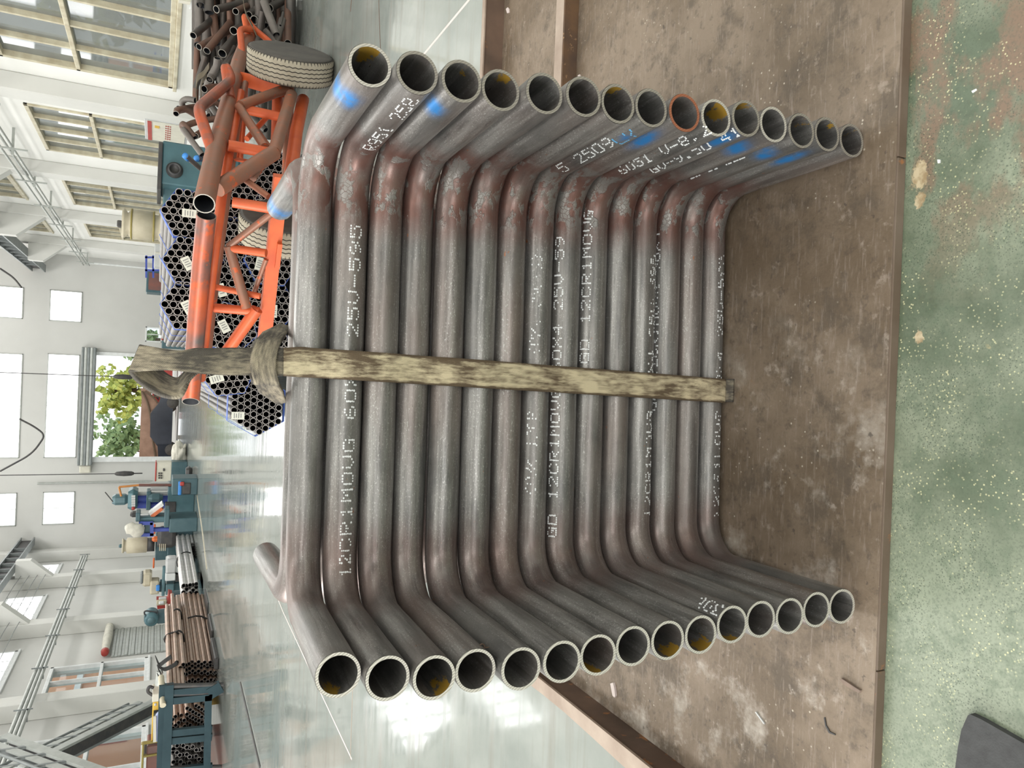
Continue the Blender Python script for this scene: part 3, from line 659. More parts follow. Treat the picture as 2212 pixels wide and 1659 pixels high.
# yellow remnants inside: (side, angle deg, strength); angle 0 = outward wall, 90 = top
YI = {0: [(1, 5, 1.05), (-1, 15, .75)], 1: [(1, 10, .3)], 2: [(1, 335, .45), (-1, 322, .8)], 3: [(1, 335, .6)], 6: [(1, 12, .7), (-1, 22, 1.15)], 8: [(-1, 325, .8)],
      9: [(1, 320, .8), (-1, 330, .85)], 10: [(1, 0, .6), (-1, 350, .6)], 12: [(1, 320, .5)], 13: [(1, 330, .45)], 14: [(1, 320, .4)]}
def make_ubend(k, front=True, label='', group=None):
    sgn = 1 if front else -1
    dx, dy = (DX[k], DY[k]) if front else (.0 + .004 * math.sin(k * 2.1), .064 + .0 * k + (.02 if k == 0 else .012))
    LL, RL = (.378, .365) if front else (.40, .385)
    pts, kinds = ubend_path(k, sgn, dx, dy, LL, RL, dzl=.018 if front else 0)
    nm = 'u_bent_pipe'
    root = thing(nm, label, 'pipe', SP(k, 0, 0, -.03, dx, dy), group)
    org = V(root['_o'])
    n = 32 if front else 20; NP = len(pts)
    # planar frame: side vector in the plane of the U, up vector vertical
    S = [0.]
    for i in range(1, NP): S.append(S[-1] + (pts[i] - pts[i - 1]).length)
    tot = S[-1]; legL = LL - .095; legR = tot - (RL - .095)
    vs = []; uvs = []; cols = []; fs = []
    cL, cR = pts[0], pts[-1]
    def frame(i):
        d = (pts[min(i + 1, NP - 1)] - pts[max(i - 1, 0)]).normalized()
        out = d.cross(V((0, 0, 1))).normalized()   # left leg travels away from the viewer -> right; flipped below
        up = out.cross(d)
        return d, out, up
    def addwall(rad, inner):
        base = len(vs)
        rng = range(NP)
        for i in rng:
            d, out, up = frame(i); s = S[i]
            # outward of the U: left leg -X, right leg +X, run: +Y(front stack)
            o = -out * sgn
            rr = rad * (1 + .012 * math.sin(s * 31 + k) * (.5 if not inner else .2))
            if not inner and (abs(s - legL) < .004 or abs(s - legR) < .004): rr = rad * 1.02
            hb = 0
            for c0 in (legL + .075, legR - .075): hb = max(hb, 1 - max(0, abs(s - c0) - .085) / .06)
            hb = max(0, min(1, hb)) * (1 if s > tot / 2 else .42)
            for j in range(n + 1):
                a = 2 * math.pi * j / n
                vs.append(pts[i] + (o * math.cos(a) + up * math.sin(a)) * rr); uvs.append((s, a * .03 + (5 if inner else 0) + k * .37))
                b = y = 0.
                if front:
                    for (ls_, ang, sl, sa) in BL.get(k, []):
                        sr = tot - (RL - ls_)  # leg distance from the virtual corner
                        da = ((math.degrees(a) - ang + 180) % 360) - 180
                        b = max(b, min(1., 1.6 * math.exp(-((s - sr) / sl) ** 2 - (da / sa) ** 2)))
                    if inner:
                        for (sd, ang, st) in YI.get(k, []):
                            dist = s if sd < 0 else tot - s
                            da = ((math.degrees(a) - ang + 180) % 360) - 180
                            y = max(y, st * 1.15 * math.exp(-(da / 38) ** 2 - (dist / .055) ** 2))
                elif not inner and k == 0:
                    da = ((math.degrees(a) - 90 + 180) % 360) - 180
                    b = max(b, .8 * math.exp(-((s - (tot - .055)) / .03) ** 2))
                cols.append((hb * (0 if inner else 1), 0 if inner else b, y, 1))
        for i in range(NP - 1):
            for j in range(n):
                q = (base + i * (n + 1) + j, base + (i + 1) * (n + 1) + j, base + (i + 1) * (n + 1) + j + 1, base + i * (n + 1) + j + 1)
                fs.append(q if not inner else q[::-1])
    addwall(PR, False); addwall(PR - .0042, True)
    me = bpy.data.meshes.new('pipe_body'); me.from_pydata([v - org for v in vs], [], fs)
    me.polygons.foreach_set('use_smooth', [True] * len(fs)); me.materials.append(PIPE)
    ca = me.color_attributes.new('paint', 'FLOAT_COLOR', 'POINT'); ca.data.foreach_set('color', [c for q in cols for c in q])
    ul = me.uv_layers.new(name='UVMap'); li = [0] * len(me.loops); me.loops.foreach_get('vertex_index', li)
    ul.data.foreach_set('uv', [c for i in li for c in uvs[i]])
    bm = bmesh.new(); bm.from_mesh(me); bmesh.ops.recalc_face_normals(bm, faces=bm.faces); bm.to_mesh(me); bm.free()
    body = bpy.data.objects.new('pipe_body', me); COL.objects.link(body); body.parent = root
    for i, sg in ((0, -1), (NP - 1, 1)):
        d, out, up = frame(i); m2 = 64 if front else 20; vv = []
        for rr, ex in ((PR * .985, 0), (PR * .985, .0009), (PR - .0046, .0009), (PR - .0046, 0)):
            for j in range(m2): a = 2 * math.pi * j / m2; vv.append(pts[i] + (out * math.cos(a) + up * math.sin(a)) * rr + d * sg * ex)
        ff = [(q * m2 + j, q * m2 + (j + 1) % m2, q * m2 + m2 + (j + 1) % m2, q * m2 + m2 + j) for q in range(3) for j in range(m2)]
        rm = RIM if sg < 0 else (RIMR if k == 8 else (RIM if k in (0, 11, 9) else RIMD))  # left ends get the paler rim; light from the left put into colour
        o = fixn(MB().add(vv, ff).build('cut_end', rm, root))
        if k == 8 and sg > 0 and front: o['label'] = 'rust-orange cut end'
    return root, pts, S, tot, frame
LBL = ['topmost U-bent pipe of the front stack, blue paint rubbed near its right end',
 'second U-bent pipe from the top, white dot lettering across its run',
 'third U-bent pipe from the top, one blue spot on its right leg',
 'fourth U-bent pipe from the top, unpainted and without lettering',
 'fifth U-bent pipe from the top, small rust spots along its run',
 'sixth U-bent pipe from the top, plain grey with a dark bore',
 'seventh U-bent pipe from the top, bright yellow rust inside its left end',
 'eighth U-bent pipe from the top, long blue smear on the right leg',
 'ninth U-bent pipe from the top, rust-orange cut end on the right',
 'tenth U-bent pipe from the top, bold lettering on its run',
 'eleventh U-bent pipe from the top, numerals near its left end',
 'twelfth U-bent pipe from the top, hatched saw marks on its right end',
 'thirteenth U-bent pipe from the top, third from the bottom of the stack',
 'U-bent pipe second from the bottom of the front stack',
 'bottom U-bent pipe of the front stack, lying on the steel plate']
FONT = {'0': '0E11111111110E', '1': '040C040404040E', '2': '0E11010204081F', '3': '1F02040201110E', '4': '02060A121F0202', '5': '1F101E0101110E', '6': '0608101E11110E',
        '8': '0E11110E11110E', '9': '0E11110F01020C', 'C': '0E11101010110E', 'R': '1E11111E141211', 'r': '000016191010 10'.replace(' ', ''), 'M': '111B1515111111', 'O': '0E11111111110E', 'V': '1111111111 0A04'.replace(' ', ''),
        'G': '0E11101713110F', 'D': '1E11111111111E', 'X': '11110A040A1111', '-': '0000001F000000', ' ': '00000000000000', 'L': '1010101010101F', 'Y': '11110A04040404', 't': '08081C08080906', '.': '00000000000C0C', 'E': '1F10101E10101F'}
def lettering(info, text, s0, s1, ang, span=34, drop=0., m=None, seed=1, name='printed_lettering', cw=.66, label='white dot-matrix lettering'):
    """dots along the pipe between arc lengths s0..s1 (centres of first and last character); ang = angle of the line's middle, deg"""
    root, pts, S, tot, frame = info; rnd = random.Random(seed); mb = MB(); L = len(text); pit = (s1 - s0) / max(1, L - 1)
    def at(s, a):
        i = max(1, min(len(S) - 1, next((j for j in range(1, len(S)) if S[j] >= s), len(S) - 1))); u = (s - S[i - 1]) / (S[i] - S[i - 1])
        c = pts[i - 1].lerp(pts[i], u); d, out, up = frame(i); o = -out
        nn = o * math.cos(a) + up * math.sin(a); return c, d, nn
    for q, ch in enumerate(text):
        bits = FONT[ch]; rows = [int(bits[2 * r:2 * r + 2], 16) for r in range(7)]
        for r in range(7):
            for c in range(5):
                if not (rows[r] >> (4 - c)) & 1 or rnd.random() < drop: continue
                s = s0 + pit * q + (c - 2) / 4 * abs(pit) * cw + rnd.uniform(-.0004, .0004)
                # run: angle measured from front horizontal (viewer side) upwards
                a = R(ang + (3 - r) / 6 * span) if True else 0
                cc, d, nn = at(s, math.pi - a)
                tt = d.cross(nn); rr = .00155 * rnd.uniform(.8, 1.15); cen = cc + nn * (PR + .0004)
                el = 1.25
                p = [cen + (d * math.cos(w) * el + tt * math.sin(w)) * rr for w in (0, 1.047, 2.094, 3.1416, 4.189, 5.236)]
                p2 = [x - nn * .0012 for x in p]
                mb.add(p + p2, [(0, 1, 2, 3, 4, 5)] + [(j, (j + 1) % 6, 6 + (j + 1) % 6, 6 + j) for j in range(6)])
    o = mb.build(name, m or WHITEPRINT, root); fixn(o); o['label'] = label; o['kind'] = 'stuff'; return o
INFO = []
for k in range(15): INFO.append(make_ubend(k, True, LBL[k], 'front stack of U-bent pipes'))
for k in range(15):
    lb = ('topmost U-bent pipe of the rear stack, its legs pointing away behind the sling' if k == 0 else 'U-bent pipe of the rear stack hidden behind the front stack')
    make_ubend(k, False, lb, 'rear stack of U-bent pipes')
def srun(k, y):  # arc length on the run for a photo y
    info = INFO[k]; best = None
    for p, s in zip(info[1], info[2]):
        if 0.378 <= s <= info[3] - .365 + .0:
            d = p + V((0, -.03, 0)) - CAM; w = d.dot(_f); yy = 1659 - (829.5 + FPX * d.dot(_r) / w)
            if best is None or abs(yy - y) < best[0]: best = (abs(yy - y), s, p)
    # local refine, linear: 1 px ~ distance / focal
    d = best[2] + V((0, -.03, 0)) - CAM; w = d.dot(_f); yy = 1659 - (829.5 + FPX * d.dot(_r) / w)
    return best[1] + (yy - y) * w / FPX
# text reads from the left end of the run to the right
lettering(INFO[1], '12CR1MOVG 60X4 25V-595', srun(1, 1252), srun(1, 501), -6, 36, .05, seed=2)
lettering(INFO[8], 'GD 12CR1MOVG 60X4 25V-59', srun(8, 1152), srun(8, 524), 54, 34, .03, seed=3)
lettering(INFO[9], 'GD 12CR1MOVG', srun(9, 775), srun(9, 462), 53, 34, .04, seed=4)
lettering(INFO[7], '60X4 12CR1 OVG 60X4 25V-59', srun(7, 1060), srun(7, 560), 30, 36, .7, seed=5, label='worn white dot lettering')
lettering(INFO[11], '12CR1MOVG 60X4 25V-595', srun(11, 1110), srun(11, 560), -22, 34, .35, seed=6, label='partly hidden white dot lettering')
lettering(INFO[12], 'GD 12CR1MOVG 60X4', srun(12, 880), srun(12, 510), 80, 34, .3, seed=7, label='partly hidden white dot lettering')
lettering(INFO[14], '12CR1MOVG 60X4 25V-595', srun(14, 1110), srun(14, 560), -14, 34, .45, seed=8, label='faint white dot lettering')
def leg(k, sd, s): i = INFO[k]; return (i[3] - (.365 - s)) if sd > 0 else (.378 - s)
lettering(INFO[1], 'R951 258', leg(1, 1, .12), leg(1, 1, .335), -2, 40, .08, seed=9)
lettering(INFO[7], '5 2509', leg(7, 1, .115), leg(7, 1, .265), 26, 38, .04, seed=10)
lettering(INFO[7], 'LY', leg(7, 1, .292), leg(7, 1, .322), 12, 36, .1, m=BLUEPRINT, seed=11, label='blue-stained dot lettering')
lettering(INFO[9], '6051 V-8.2', leg(9, 1, .13), leg(9, 1, .36), 38, 30, .2, seed=12)
lettering(INFO[10], 'GV-9.50 41', leg(10, 1, .14), leg(10, 1, .36), 34, 32, .08, seed=13)
lettering(INFO[12], '-- -- ---', leg(12, 1, .11), leg(12, 1, .25), 52, 26, .2, seed=14, label='short white dashes')
lettering(INFO[10], '30t', leg(10, -1, .365), leg(10, -1, .325), 180 - 140, 40, .15, seed=15)

# ------------------------------------------------------------------ webbing sling
def strip(mb, A, B, th, mi=0, thick_dir=None):
    """ribbon between two edge polylines with thickness; returns uv list appended on mb.uv"""
    A = [V(p) for p in A]; B = [V(p) for p in B]; n = len(A); vs = []; uv = []; s = 0.
    NW = 8
    nor = []
    for i in range(n):
        d = ((A[min(i + 1, n - 1)] - A[max(i - 1, 0)]) + (B[min(i + 1, n - 1)] - B[max(i - 1, 0)])).normalized()
        w = (B[i] - A[i]).normalized(); nor.append(d.cross(w).normalized())
    for side in (0, 1):
        s = 0.
        for i in range(n):
            if i: s += ((A[i] + B[i]) / 2 - (A[i - 1] + B[i - 1]) / 2).length
            W_ = (B[i] - A[i]).length
            for j in range(NW + 1):
                t_ = j / NW; p = A[i].lerp(B[i], t_) + nor[i] * (th / 2 if side == 0 else -th / 2)
                vs.append(p); uv.append((s, (t_ - .5) * W_))
    m = NW + 1; fs = []
    for i in range(n - 1):
        for j in range(NW):
            fs.append((i * m + j, i * m + j + 1, (i + 1) * m + j + 1, (i + 1) * m + j))
            o = n * m; fs.append((o + i * m + j, o + (i + 1) * m + j, o + (i + 1) * m + j + 1, o + i * m + j + 1))
        for j in (0, NW):
            fs.append((i * m + j, (i + 1) * m + j, n * m + (i + 1) * m + j, n * m + i * m + j))
    for i in (0, n - 1):
        for j in range(NW): fs.append((i * m + j, i * m + j + 1, n * m + i * m + j + 1, n * m + i * m + j))
    base = len(mb.v); mb.add(vs, fs, True); mb.uv = getattr(mb, 'uv', []) + uv
def build_uv(mb, name, m, parent):
    o = mb.build(name, m, parent); me = o.data
    ul = me.uv_layers.new(name='UVMap'); li = [0] * len(me.loops); me.loops.foreach_get('vertex_index', li)
    ul.data.foreach_set('uv', [c for i in li for c in mb.uv[i]]); return fixn(o)
sl = thing('webbing_sling', 'cream and brown webbing sling choked around the stack of bent pipes', 'sling', (.02, 1.25, 0))
# front fall, following the pipe fronts (touching each crown slightly, spanning the gaps)
A = []; B = []
def front(k, x): # strap surface point in front of pipe k at x
    p = SP(k, x, 0, 0, DX[k], DY[k]); return p
for k in range(15):
    f = k / 14.; xl = .049 + (.030 - .049) * f; xr = -.003 + (-.022 + .003) * f
    p = SP(k, 0, 0, 0, 0, DY[k]); yy = p.y - PR - .0035
    if k == 0:
        YT0 = yy + .004; A.append(ony(608, 752, YT0 + .002)); B.append(ony(608, 812, YT0 + .002)); A.append(V((xl + .001, YT0 - .002, p.z + .022))); B.append(V((xr, YT0 - .002, p.z + .022)))
    A.append(V((xl, yy + .0006 * (xl) * 40, p.z))); B.append(V((xr, yy, p.z)))
    if k == 14:
        A.append(V((xl - .001, yy + .004, p.z - .022))); B.append(V((xr - .001, yy + .004, p.z - .022)))
        A.append(V((xl - .001, yy + .016, .0035))); B.append(V((xr - .001, yy + .016, .0035)))
A = crv(A, 3); B = crv(B, 3)
mb = MB(); strip(mb, A, B, .006); build_uv(mb, 'front_fall', STRAP, sl)
Ytop = A[0].y
# upright part above the stack
def pe(lst): return [ony(x, y, Y) for x, y, Y in lst]
Yt = Ytop + .002
A = crv(pe([(612, 752, Yt), (560, 751, Yt + .003), (500, 751, Yt), (450, 752, Yt - .004), (420, 752, Yt - .004), (390, 757, Yt - .004), (350, 753, Yt), (305, 745, Yt + .012)]), 5)
B = crv(pe([(612, 812, Yt), (560, 811, Yt + .002), (500, 811, Yt), (450, 809, Yt - .004), (420, 806, Yt - .004), (380, 801, Yt - .004), (330, 800, Yt), (281, 803, Yt + .012)]), 5)
mb = MB(); strip(mb, A, B, .011); build_uv(mb, 'standing_part', STRAPD, sl)
# back ply of the eye, turned edge-on
A = crv(pe([(305, 746, Yt + .016), (318, 765, Yt + .045), (338, 790, Yt + .055), (355, 806, Yt + .05), (372, 816, Yt + .04), (386, 818, Yt + .03), (396, 810, Yt + .02), (412, 795, Yt + .012), (440, 790, Yt + .010)]), 5)
B = crv(pe([(281, 804, Yt + .016), (296, 822, Yt + .02), (320, 840, Yt + .016), (345, 853, Yt + .01), (370, 859, Yt + .004), (388, 857, Yt), (397, 845, Yt), (408, 825, Yt + .004), (425, 806, Yt + .006)]), 5)
mb = MB(); strip(mb, A, B, .008); build_uv(mb, 'lifting_eye', STRAPD, sl)
# choker wrap around the standing part and its tails to the rear
def ringpts(x0, n=26):
    out = []
    for i in range(n):
        a = math.pi * (-.18 + 1.36 * i / (n - 1))
        out.append(a)
    return out
zc0 = ony(568, 782, Yt); cx = zc0.x; A = []; B = []
cy = Yt + .012
for a in [R(t_) for t_ in range(-50, 231, 12)]:
    # a=90 deg is the viewer side
    x = cx - .036 * math.cos(a) * 1.0; y = cy - .022 * math.sin(a)
    sag = .010 * (abs(math.cos(a)) ** 2)
    A.append(V((x, y, zc0.z + .022 - sag))); B.append(V((x, y, zc0.z - .020 - sag)))
rt = [V((cx + .05, cy + .06, zc0.z - .035)), V((cx + .075, cy + .13, .905))]
lt = [V((cx - .06, cy + .06, zc0.z - .045)), V((cx - .085, cy + .13, .905))]
A = [rt[1] * 0 + V((cx - .075, cy + .14, .915)), V((cx - .052, cy + .06, zc0.z - .006))] + A + [V((cx + .052, cy + .06, zc0.z - .006)), V((cx + .075, cy + .14, .915))]
B = [V((cx - .070, cy + .13, .900)), V((cx - .050, cy + .055, zc0.z - .045))] + B + [V((cx + .050, cy + .055, zc0.z - .045)), V((cx + .070, cy + .13, .900))]
mb = MB(); strip(mb, A, B, .008); build_uv(mb, 'choker_wrap', STRAPD, sl)
# rear fall and bottom turn behind both stacks
yb = Q['Y0'] + .05 + .064 + .018 + .04
mb = MB(); strip(mb, crv([(.05, A[0].y, .915), (.05, yb + .03, .93), (.05, yb + .05, .88), (.05, yb, .1), (.03, yb - .01, .004), (.03, 1.235, .004)], 4),
      crv([(.0, A[0].y, .915), (.0, yb + .03, .93), (.0, yb + .05, .88), (.0, yb, .1), (-.02, yb - .01, .004), (-.02, 1.235, .004)], 4), .005); build_uv(mb, 'rear_fall', STRAPD, sl)

# ------------------------------------------------------------------ small things on the plate and floor
def chip(name, label, cat, pts, z, h, m):
    P = [onz(x, y, z) for x, y in pts]
    return tag(fixn(MB().prism(P, (0, 0, h)).build(name, m)), label, cat)
chip('chalk_stick', 'pinkish soapstone stick lying on the plate left of the pipe ends', 'chalk', [(1322, 1476), (1328, 1474), (1331, 1486), (1333, 1502), (1331, 1506), (1327, 1502)], 0, .006, CHALK)
chip('chalk_chip', 'white chalk chip beside the raised square bar', 'chalk', [(1248, 171), (1250, 163), (1254, 161), (1255, 164), (1251, 171)], 0, .003, CHALK)
chip('chalk_chip', 'small white chalk chip on the rear strip of plate by the lip', 'chalk', [(1094, 20), (1098, 16), (1101, 20), (1101, 27), (1097, 29)], 0, .003, CHALK)
chip('slag_splinter', 'brown slag splinter lying on the plate near its front edge', 'scrap', [(1817, 1466), (1822, 1465), (1845, 1480), (1862, 1491), (1860, 1496), (1850, 1492), (1826, 1477)], 0, .005, mat('slag', (.26, .19, .15), (.16, .12, .1), 30, .7))
chip('welding_rod_stub', 'thin welding rod stub on the plate right of the white stain', 'scrap', [(1633, 1538), (1635, 1537), (1652, 1560), (1654, 1564), (1651, 1563)], 0, .003, GREYL)
chip('plastic_fleck', 'white fleck on the green floor right of the plate seam', 'scrap', [(2100, 197), (2110, 192), (2111, 195), (2102, 201)], FZ, .002, FRAMEW)
chip('plastic_fleck', 'tiny white fleck on the green floor near the front edge seam', 'scrap', [(2026, 345), (2032, 345), (2032, 352), (2027, 353)], FZ, .002, FRAMEW)
chip('weld_ring', 'thin curl of steel swarf on the plate in the lower left', 'scrap', [(1781, 1550), (1783, 1549), (1786, 1566), (1794, 1580), (1806, 1586), (1805, 1588), (1792, 1583), (1784, 1568)], 0, .002, DARK)
P = crv([ony(x, y, .955) for x, y in ((1040, 1400), (1037, 1394), (1042, 1391), (1047, 1395), (1046, 1399), (1056, 1398))], 4)
tag(MB().tube(P, .0011, 5).build('wire_curl', RUST), 'thin curl of wire caught on the left end of the fourth pipe', 'wire')
for i, (a_, b_, w_, m_) in enumerate((((915, 118), (1018, -6), .012, CHALK), ((818, -5), (822, 108), .010, RUST), ((760, -5), (757, 25), .02, RUST), ((569, 1216), (612, 1323), .012, CHALK), ((612, 1323), (760, 1640), .012, CHALK), ((762, 1480), (757, 1640), .008, RUSTL))):
    A_, B_ = onz(*a_), onz(*b_); o = MB().bar(A_ + V((0, 0, .0006)), B_ + V((0, 0, .0006)), w_, .001).build('trim_%d' % (30 + i), m_); struct(o)
P = [onz(x, y, FZ) for x, y in ((2101, 1543), (2106, 1540), (2130, 1551), (2212, 1597))]
tp = [P[0], P[1], P[2], P[3] + V((.0, 0, 0)), P[3] + V((-.05, -.55, 0)), onz(2068, 1700, FZ), onz(2080, 1610, FZ), onz(2087, 1575, FZ)]
tag(fixn(MB().prism(tp, (0, 0, .012)).build('rubber_mat', FOAM)), 'charcoal rubber mat with rounded corner on the green floor', 'mat')

# ------------------------------------------------------------------ orange wheeled trestle behind the stack
ct = thing('pipe_trolley', 'orange tubular trolley frame with two dusty tyres behind the stack', 'trolley', (1.3, 5.3, FZ))
def T(nm, pts, r, m, n=14, hollow=None, fil=0, mitre=0):
    P = [ony(x, y, Y) for x, y, Y in pts]
    if fil: P = fillet(P, fil)
    mn = None
    if mitre:
        d0 = (P[1] - P[0]).normalized(); tv = (CAM - P[0]).normalized(); tv = (tv - d0 * tv.dot(d0)).normalized(); mn = (-d0 * math.cos(R(mitre)) + tv * math.sin(R(mitre)))
    mb = MB(); mb.tube(P, r, n, hollow=hollow or 0, mi2=1 if hollow else None, mitre=mn)
    return fixn(mb.build(nm, [m, TUBEE, HOLE] if hollow else m, ct)) if not hollow else mb.build(nm, [m, RIMD, HOLE], ct)
# A: long tube receding to the right; open end towards the viewer
T('long_tube', [(441, 440, 4.40), (463, 335, 4.95), (488, 245, 5.55), (516, 135, 6.5), (540, 72, 7.2)], .057, ORANGEB, 20, (.006, .3))
# B: cross tube, open end at lower left
T('cross_tube', [(412, 868, 5.45), (425, 690, 5.15), (436, 560, 4.95), (446, 465, 4.75)], .056, ORANGEK, 20, (.006, .3), 0, 48)
T('inner_tube', [(434, 880 - 60, 5.5), (446, 700, 5.25), (462, 560, 5.05), (480, 420, 4.85), (500, 300, 5.3), (520, 200, 5.9)], .030, ORANGE)
T('inner_tube', [(446, 800, 5.6), (461, 650, 5.35), (478, 520, 5.15), (494, 400, 4.95), (508, 300, 5.4), (530, 180, 6.1)], .024, ORANGEB)
T('inner_tube', [(520, 345, 5.6), (528, 250, 6.0), (532, 180, 6.3)], .016, ORANGE); T('inner_tube', [(512, 345, 5.6), (522, 250, 6.0), (527, 180, 6.3)], .016, ORANGE)
# D: lower square beam
def Bm(nm, a, b, w, h, m):
    return MB().bar(ony(*a), ony(*b), w, h).build(nm, m, ct)
Bm('square_beam', (571, 735, 5.35), (607, 380, 4.75), .075, .085, ORANGE)
T('low_tube', [(655, 215, 5.9), (640, 285, 5.5), (628, 380, 5.1)], .045, ORANGE)
Bm('angle_bracket', (597, 572, 5.05), (603, 520, 4.96), .12, .03, ORANGE)
# posts (upright in the place)
for nm, a, b, r, m in (('post', (465, 620, 5.2), (562, 640, 5.1), .020, ORANGE), ('post', (463, 665, 5.25), (560, 673, 5.15), .030, ORANGE),
    ('post', (497, 536, 5.0), (575, 547, 4.9), .026, ORANGE), ('post', (503, 437, 4.8), (585, 450, 4.75), .032, ORANGE),
    ('post', (493, 314, 5.1), (582, 330, 5.1), .036, ORANGE), ('post', (523, 235, 5.6), (603, 252, 5.6), .034, ORANGE), ('post', (600, 205, 6.0), (597, 320, 5.5), .040, ORANGE)):
    T(nm, [a, b], r, m)
Bm('flat_plate', (491, 340, 5.2), (565, 355, 5.15), .012, .09, ORANGE); Bm('flat_plate', (522, 170, 6.2), (610, 195, 5.9), .10, .05, ORANGE)
for a, b, r, m in (((470, 408, 4.75), (592, 330, 5.0), .050, ORANGEB), ((592, 330, 5.0), (630, 205, 5.7), .042, ORANGEB), ((516, 230, 5.55), (572, 318, 5.1), .030, ORANGEB),
    ((520, 228, 5.55), (618, 192, 5.8), .036, ORANGEB), ((494, 532, 5.0), (588, 460, 4.8), .022, ORANGEB), ((494, 532, 5.0), (533, 665, 5.1), .032, ORANGEB),
    ((468, 790, 5.4), (555, 668, 5.15), .040, ORANGE), ((546, 640, 5.2), (575, 560, 5.0), .016, ORANGEB), ((525, 385, 4.9), (580, 425, 4.8), .020, ORANGEB), ((533, 300, 5.7), (575, 255, 5.9), .020, ORANGE), ((540, 262, 6.0), (582, 320, 5.3), .022, ORANGEB), ((585, 330, 5.1), (545, 385, 4.9), .026, ORANGEB)):
    T('brace', [a, b], r, m)
T('bent_handle', [(497, 213, 5.7), (486, 139, 5.9), (501, 172, 5.8), (430, 233, 5.3), (432, 248, 5.2), (462, 335, 4.95)], .036, ORANGEK, 14, None, .09)
T('bent_handle', [(523, 116, 6.6), (518, 62, 6.9), (549, 64, 7.0)], .028, ORANGE, 12, None, .08)
T('bent_handle', [(536, 78, 7.0), (526, 30, 7.1), (546, 60, 7.1), (590, 96, 7.0)], .026, ORANGE, 12, None, .08)
def wheel(cen, nrm, rad, wid):
    nrm = V(nrm).normalized(); c = V(cen)
    w = MB().lathe([(rad * .55, -wid * .48), (rad * .9, -wid * .52), (rad * .97, -wid * .47)], c, nrm, 48).lathe([(rad * .97, wid * .47), (rad * .9, wid * .52), (rad * .55, wid * .48)], c, nrm, 48)
    w = w.build('wheel', TYREB, ct)
    tr = MB().lathe([(rad * .965, -wid * .47), (rad, -wid * .40), (rad, wid * .40), (rad * .965, wid * .47)], c, nrm, 48).build('tread', TYRE, w)
    tr['label'] = 'dusty cream tyre tread'
    g = MB(); e1 = nrm.orthogonal().normalized(); e2 = nrm.cross(e1)
    for q in (-.24, -.08, .08, .24):
        pts = []
        for k in range(97):
            a = 2 * math.pi * k / 96; zz = q * wid + (.016 if (k // 1) % 2 else -.016) * wid
            pts.append(c + (e1 * math.cos(a) + e2 * math.sin(a)) * (rad + .0005) + nrm * zz)
        g.tube(pts, .0032, 4, cap=False)
    for k in range(72):
        for sg in (-1, 1):
            a = 2 * math.pi * k / 72; b = e1 * math.cos(a) + e2 * math.sin(a)
            g.bar(c + b * (rad * .992) + nrm * sg * wid * .37, c + b * (rad * .972) + nrm * sg * wid * .475, .007, .006)
    g = g.build('tread_grooves', GROOVE, w); g['kind'] = 'stuff'
    MB().lathe([(.03, -wid * .3), (rad * .56, -wid * .3), (rad * .56, wid * .3), (rad * .5, wid * .34), (rad * .3, wid * .2), (.05, wid * .22), (.04, wid * .3), (.03, wid * .3)], c, nrm, 32).build('hub', ORANGEB, w)
NW_ = (.83, -.55, .06)
c1 = ony(632, 140, 5.85); c1.z = FZ + .315; wheel(c1, NW_, .315, .19)
c2 = ony(598, 492, 5.75); c2.z = FZ + .325; wheel(c2, NW_, .325, .21)
MB().tube([c2, c1], .035, 10).build('axle', ORANGEB, ct)

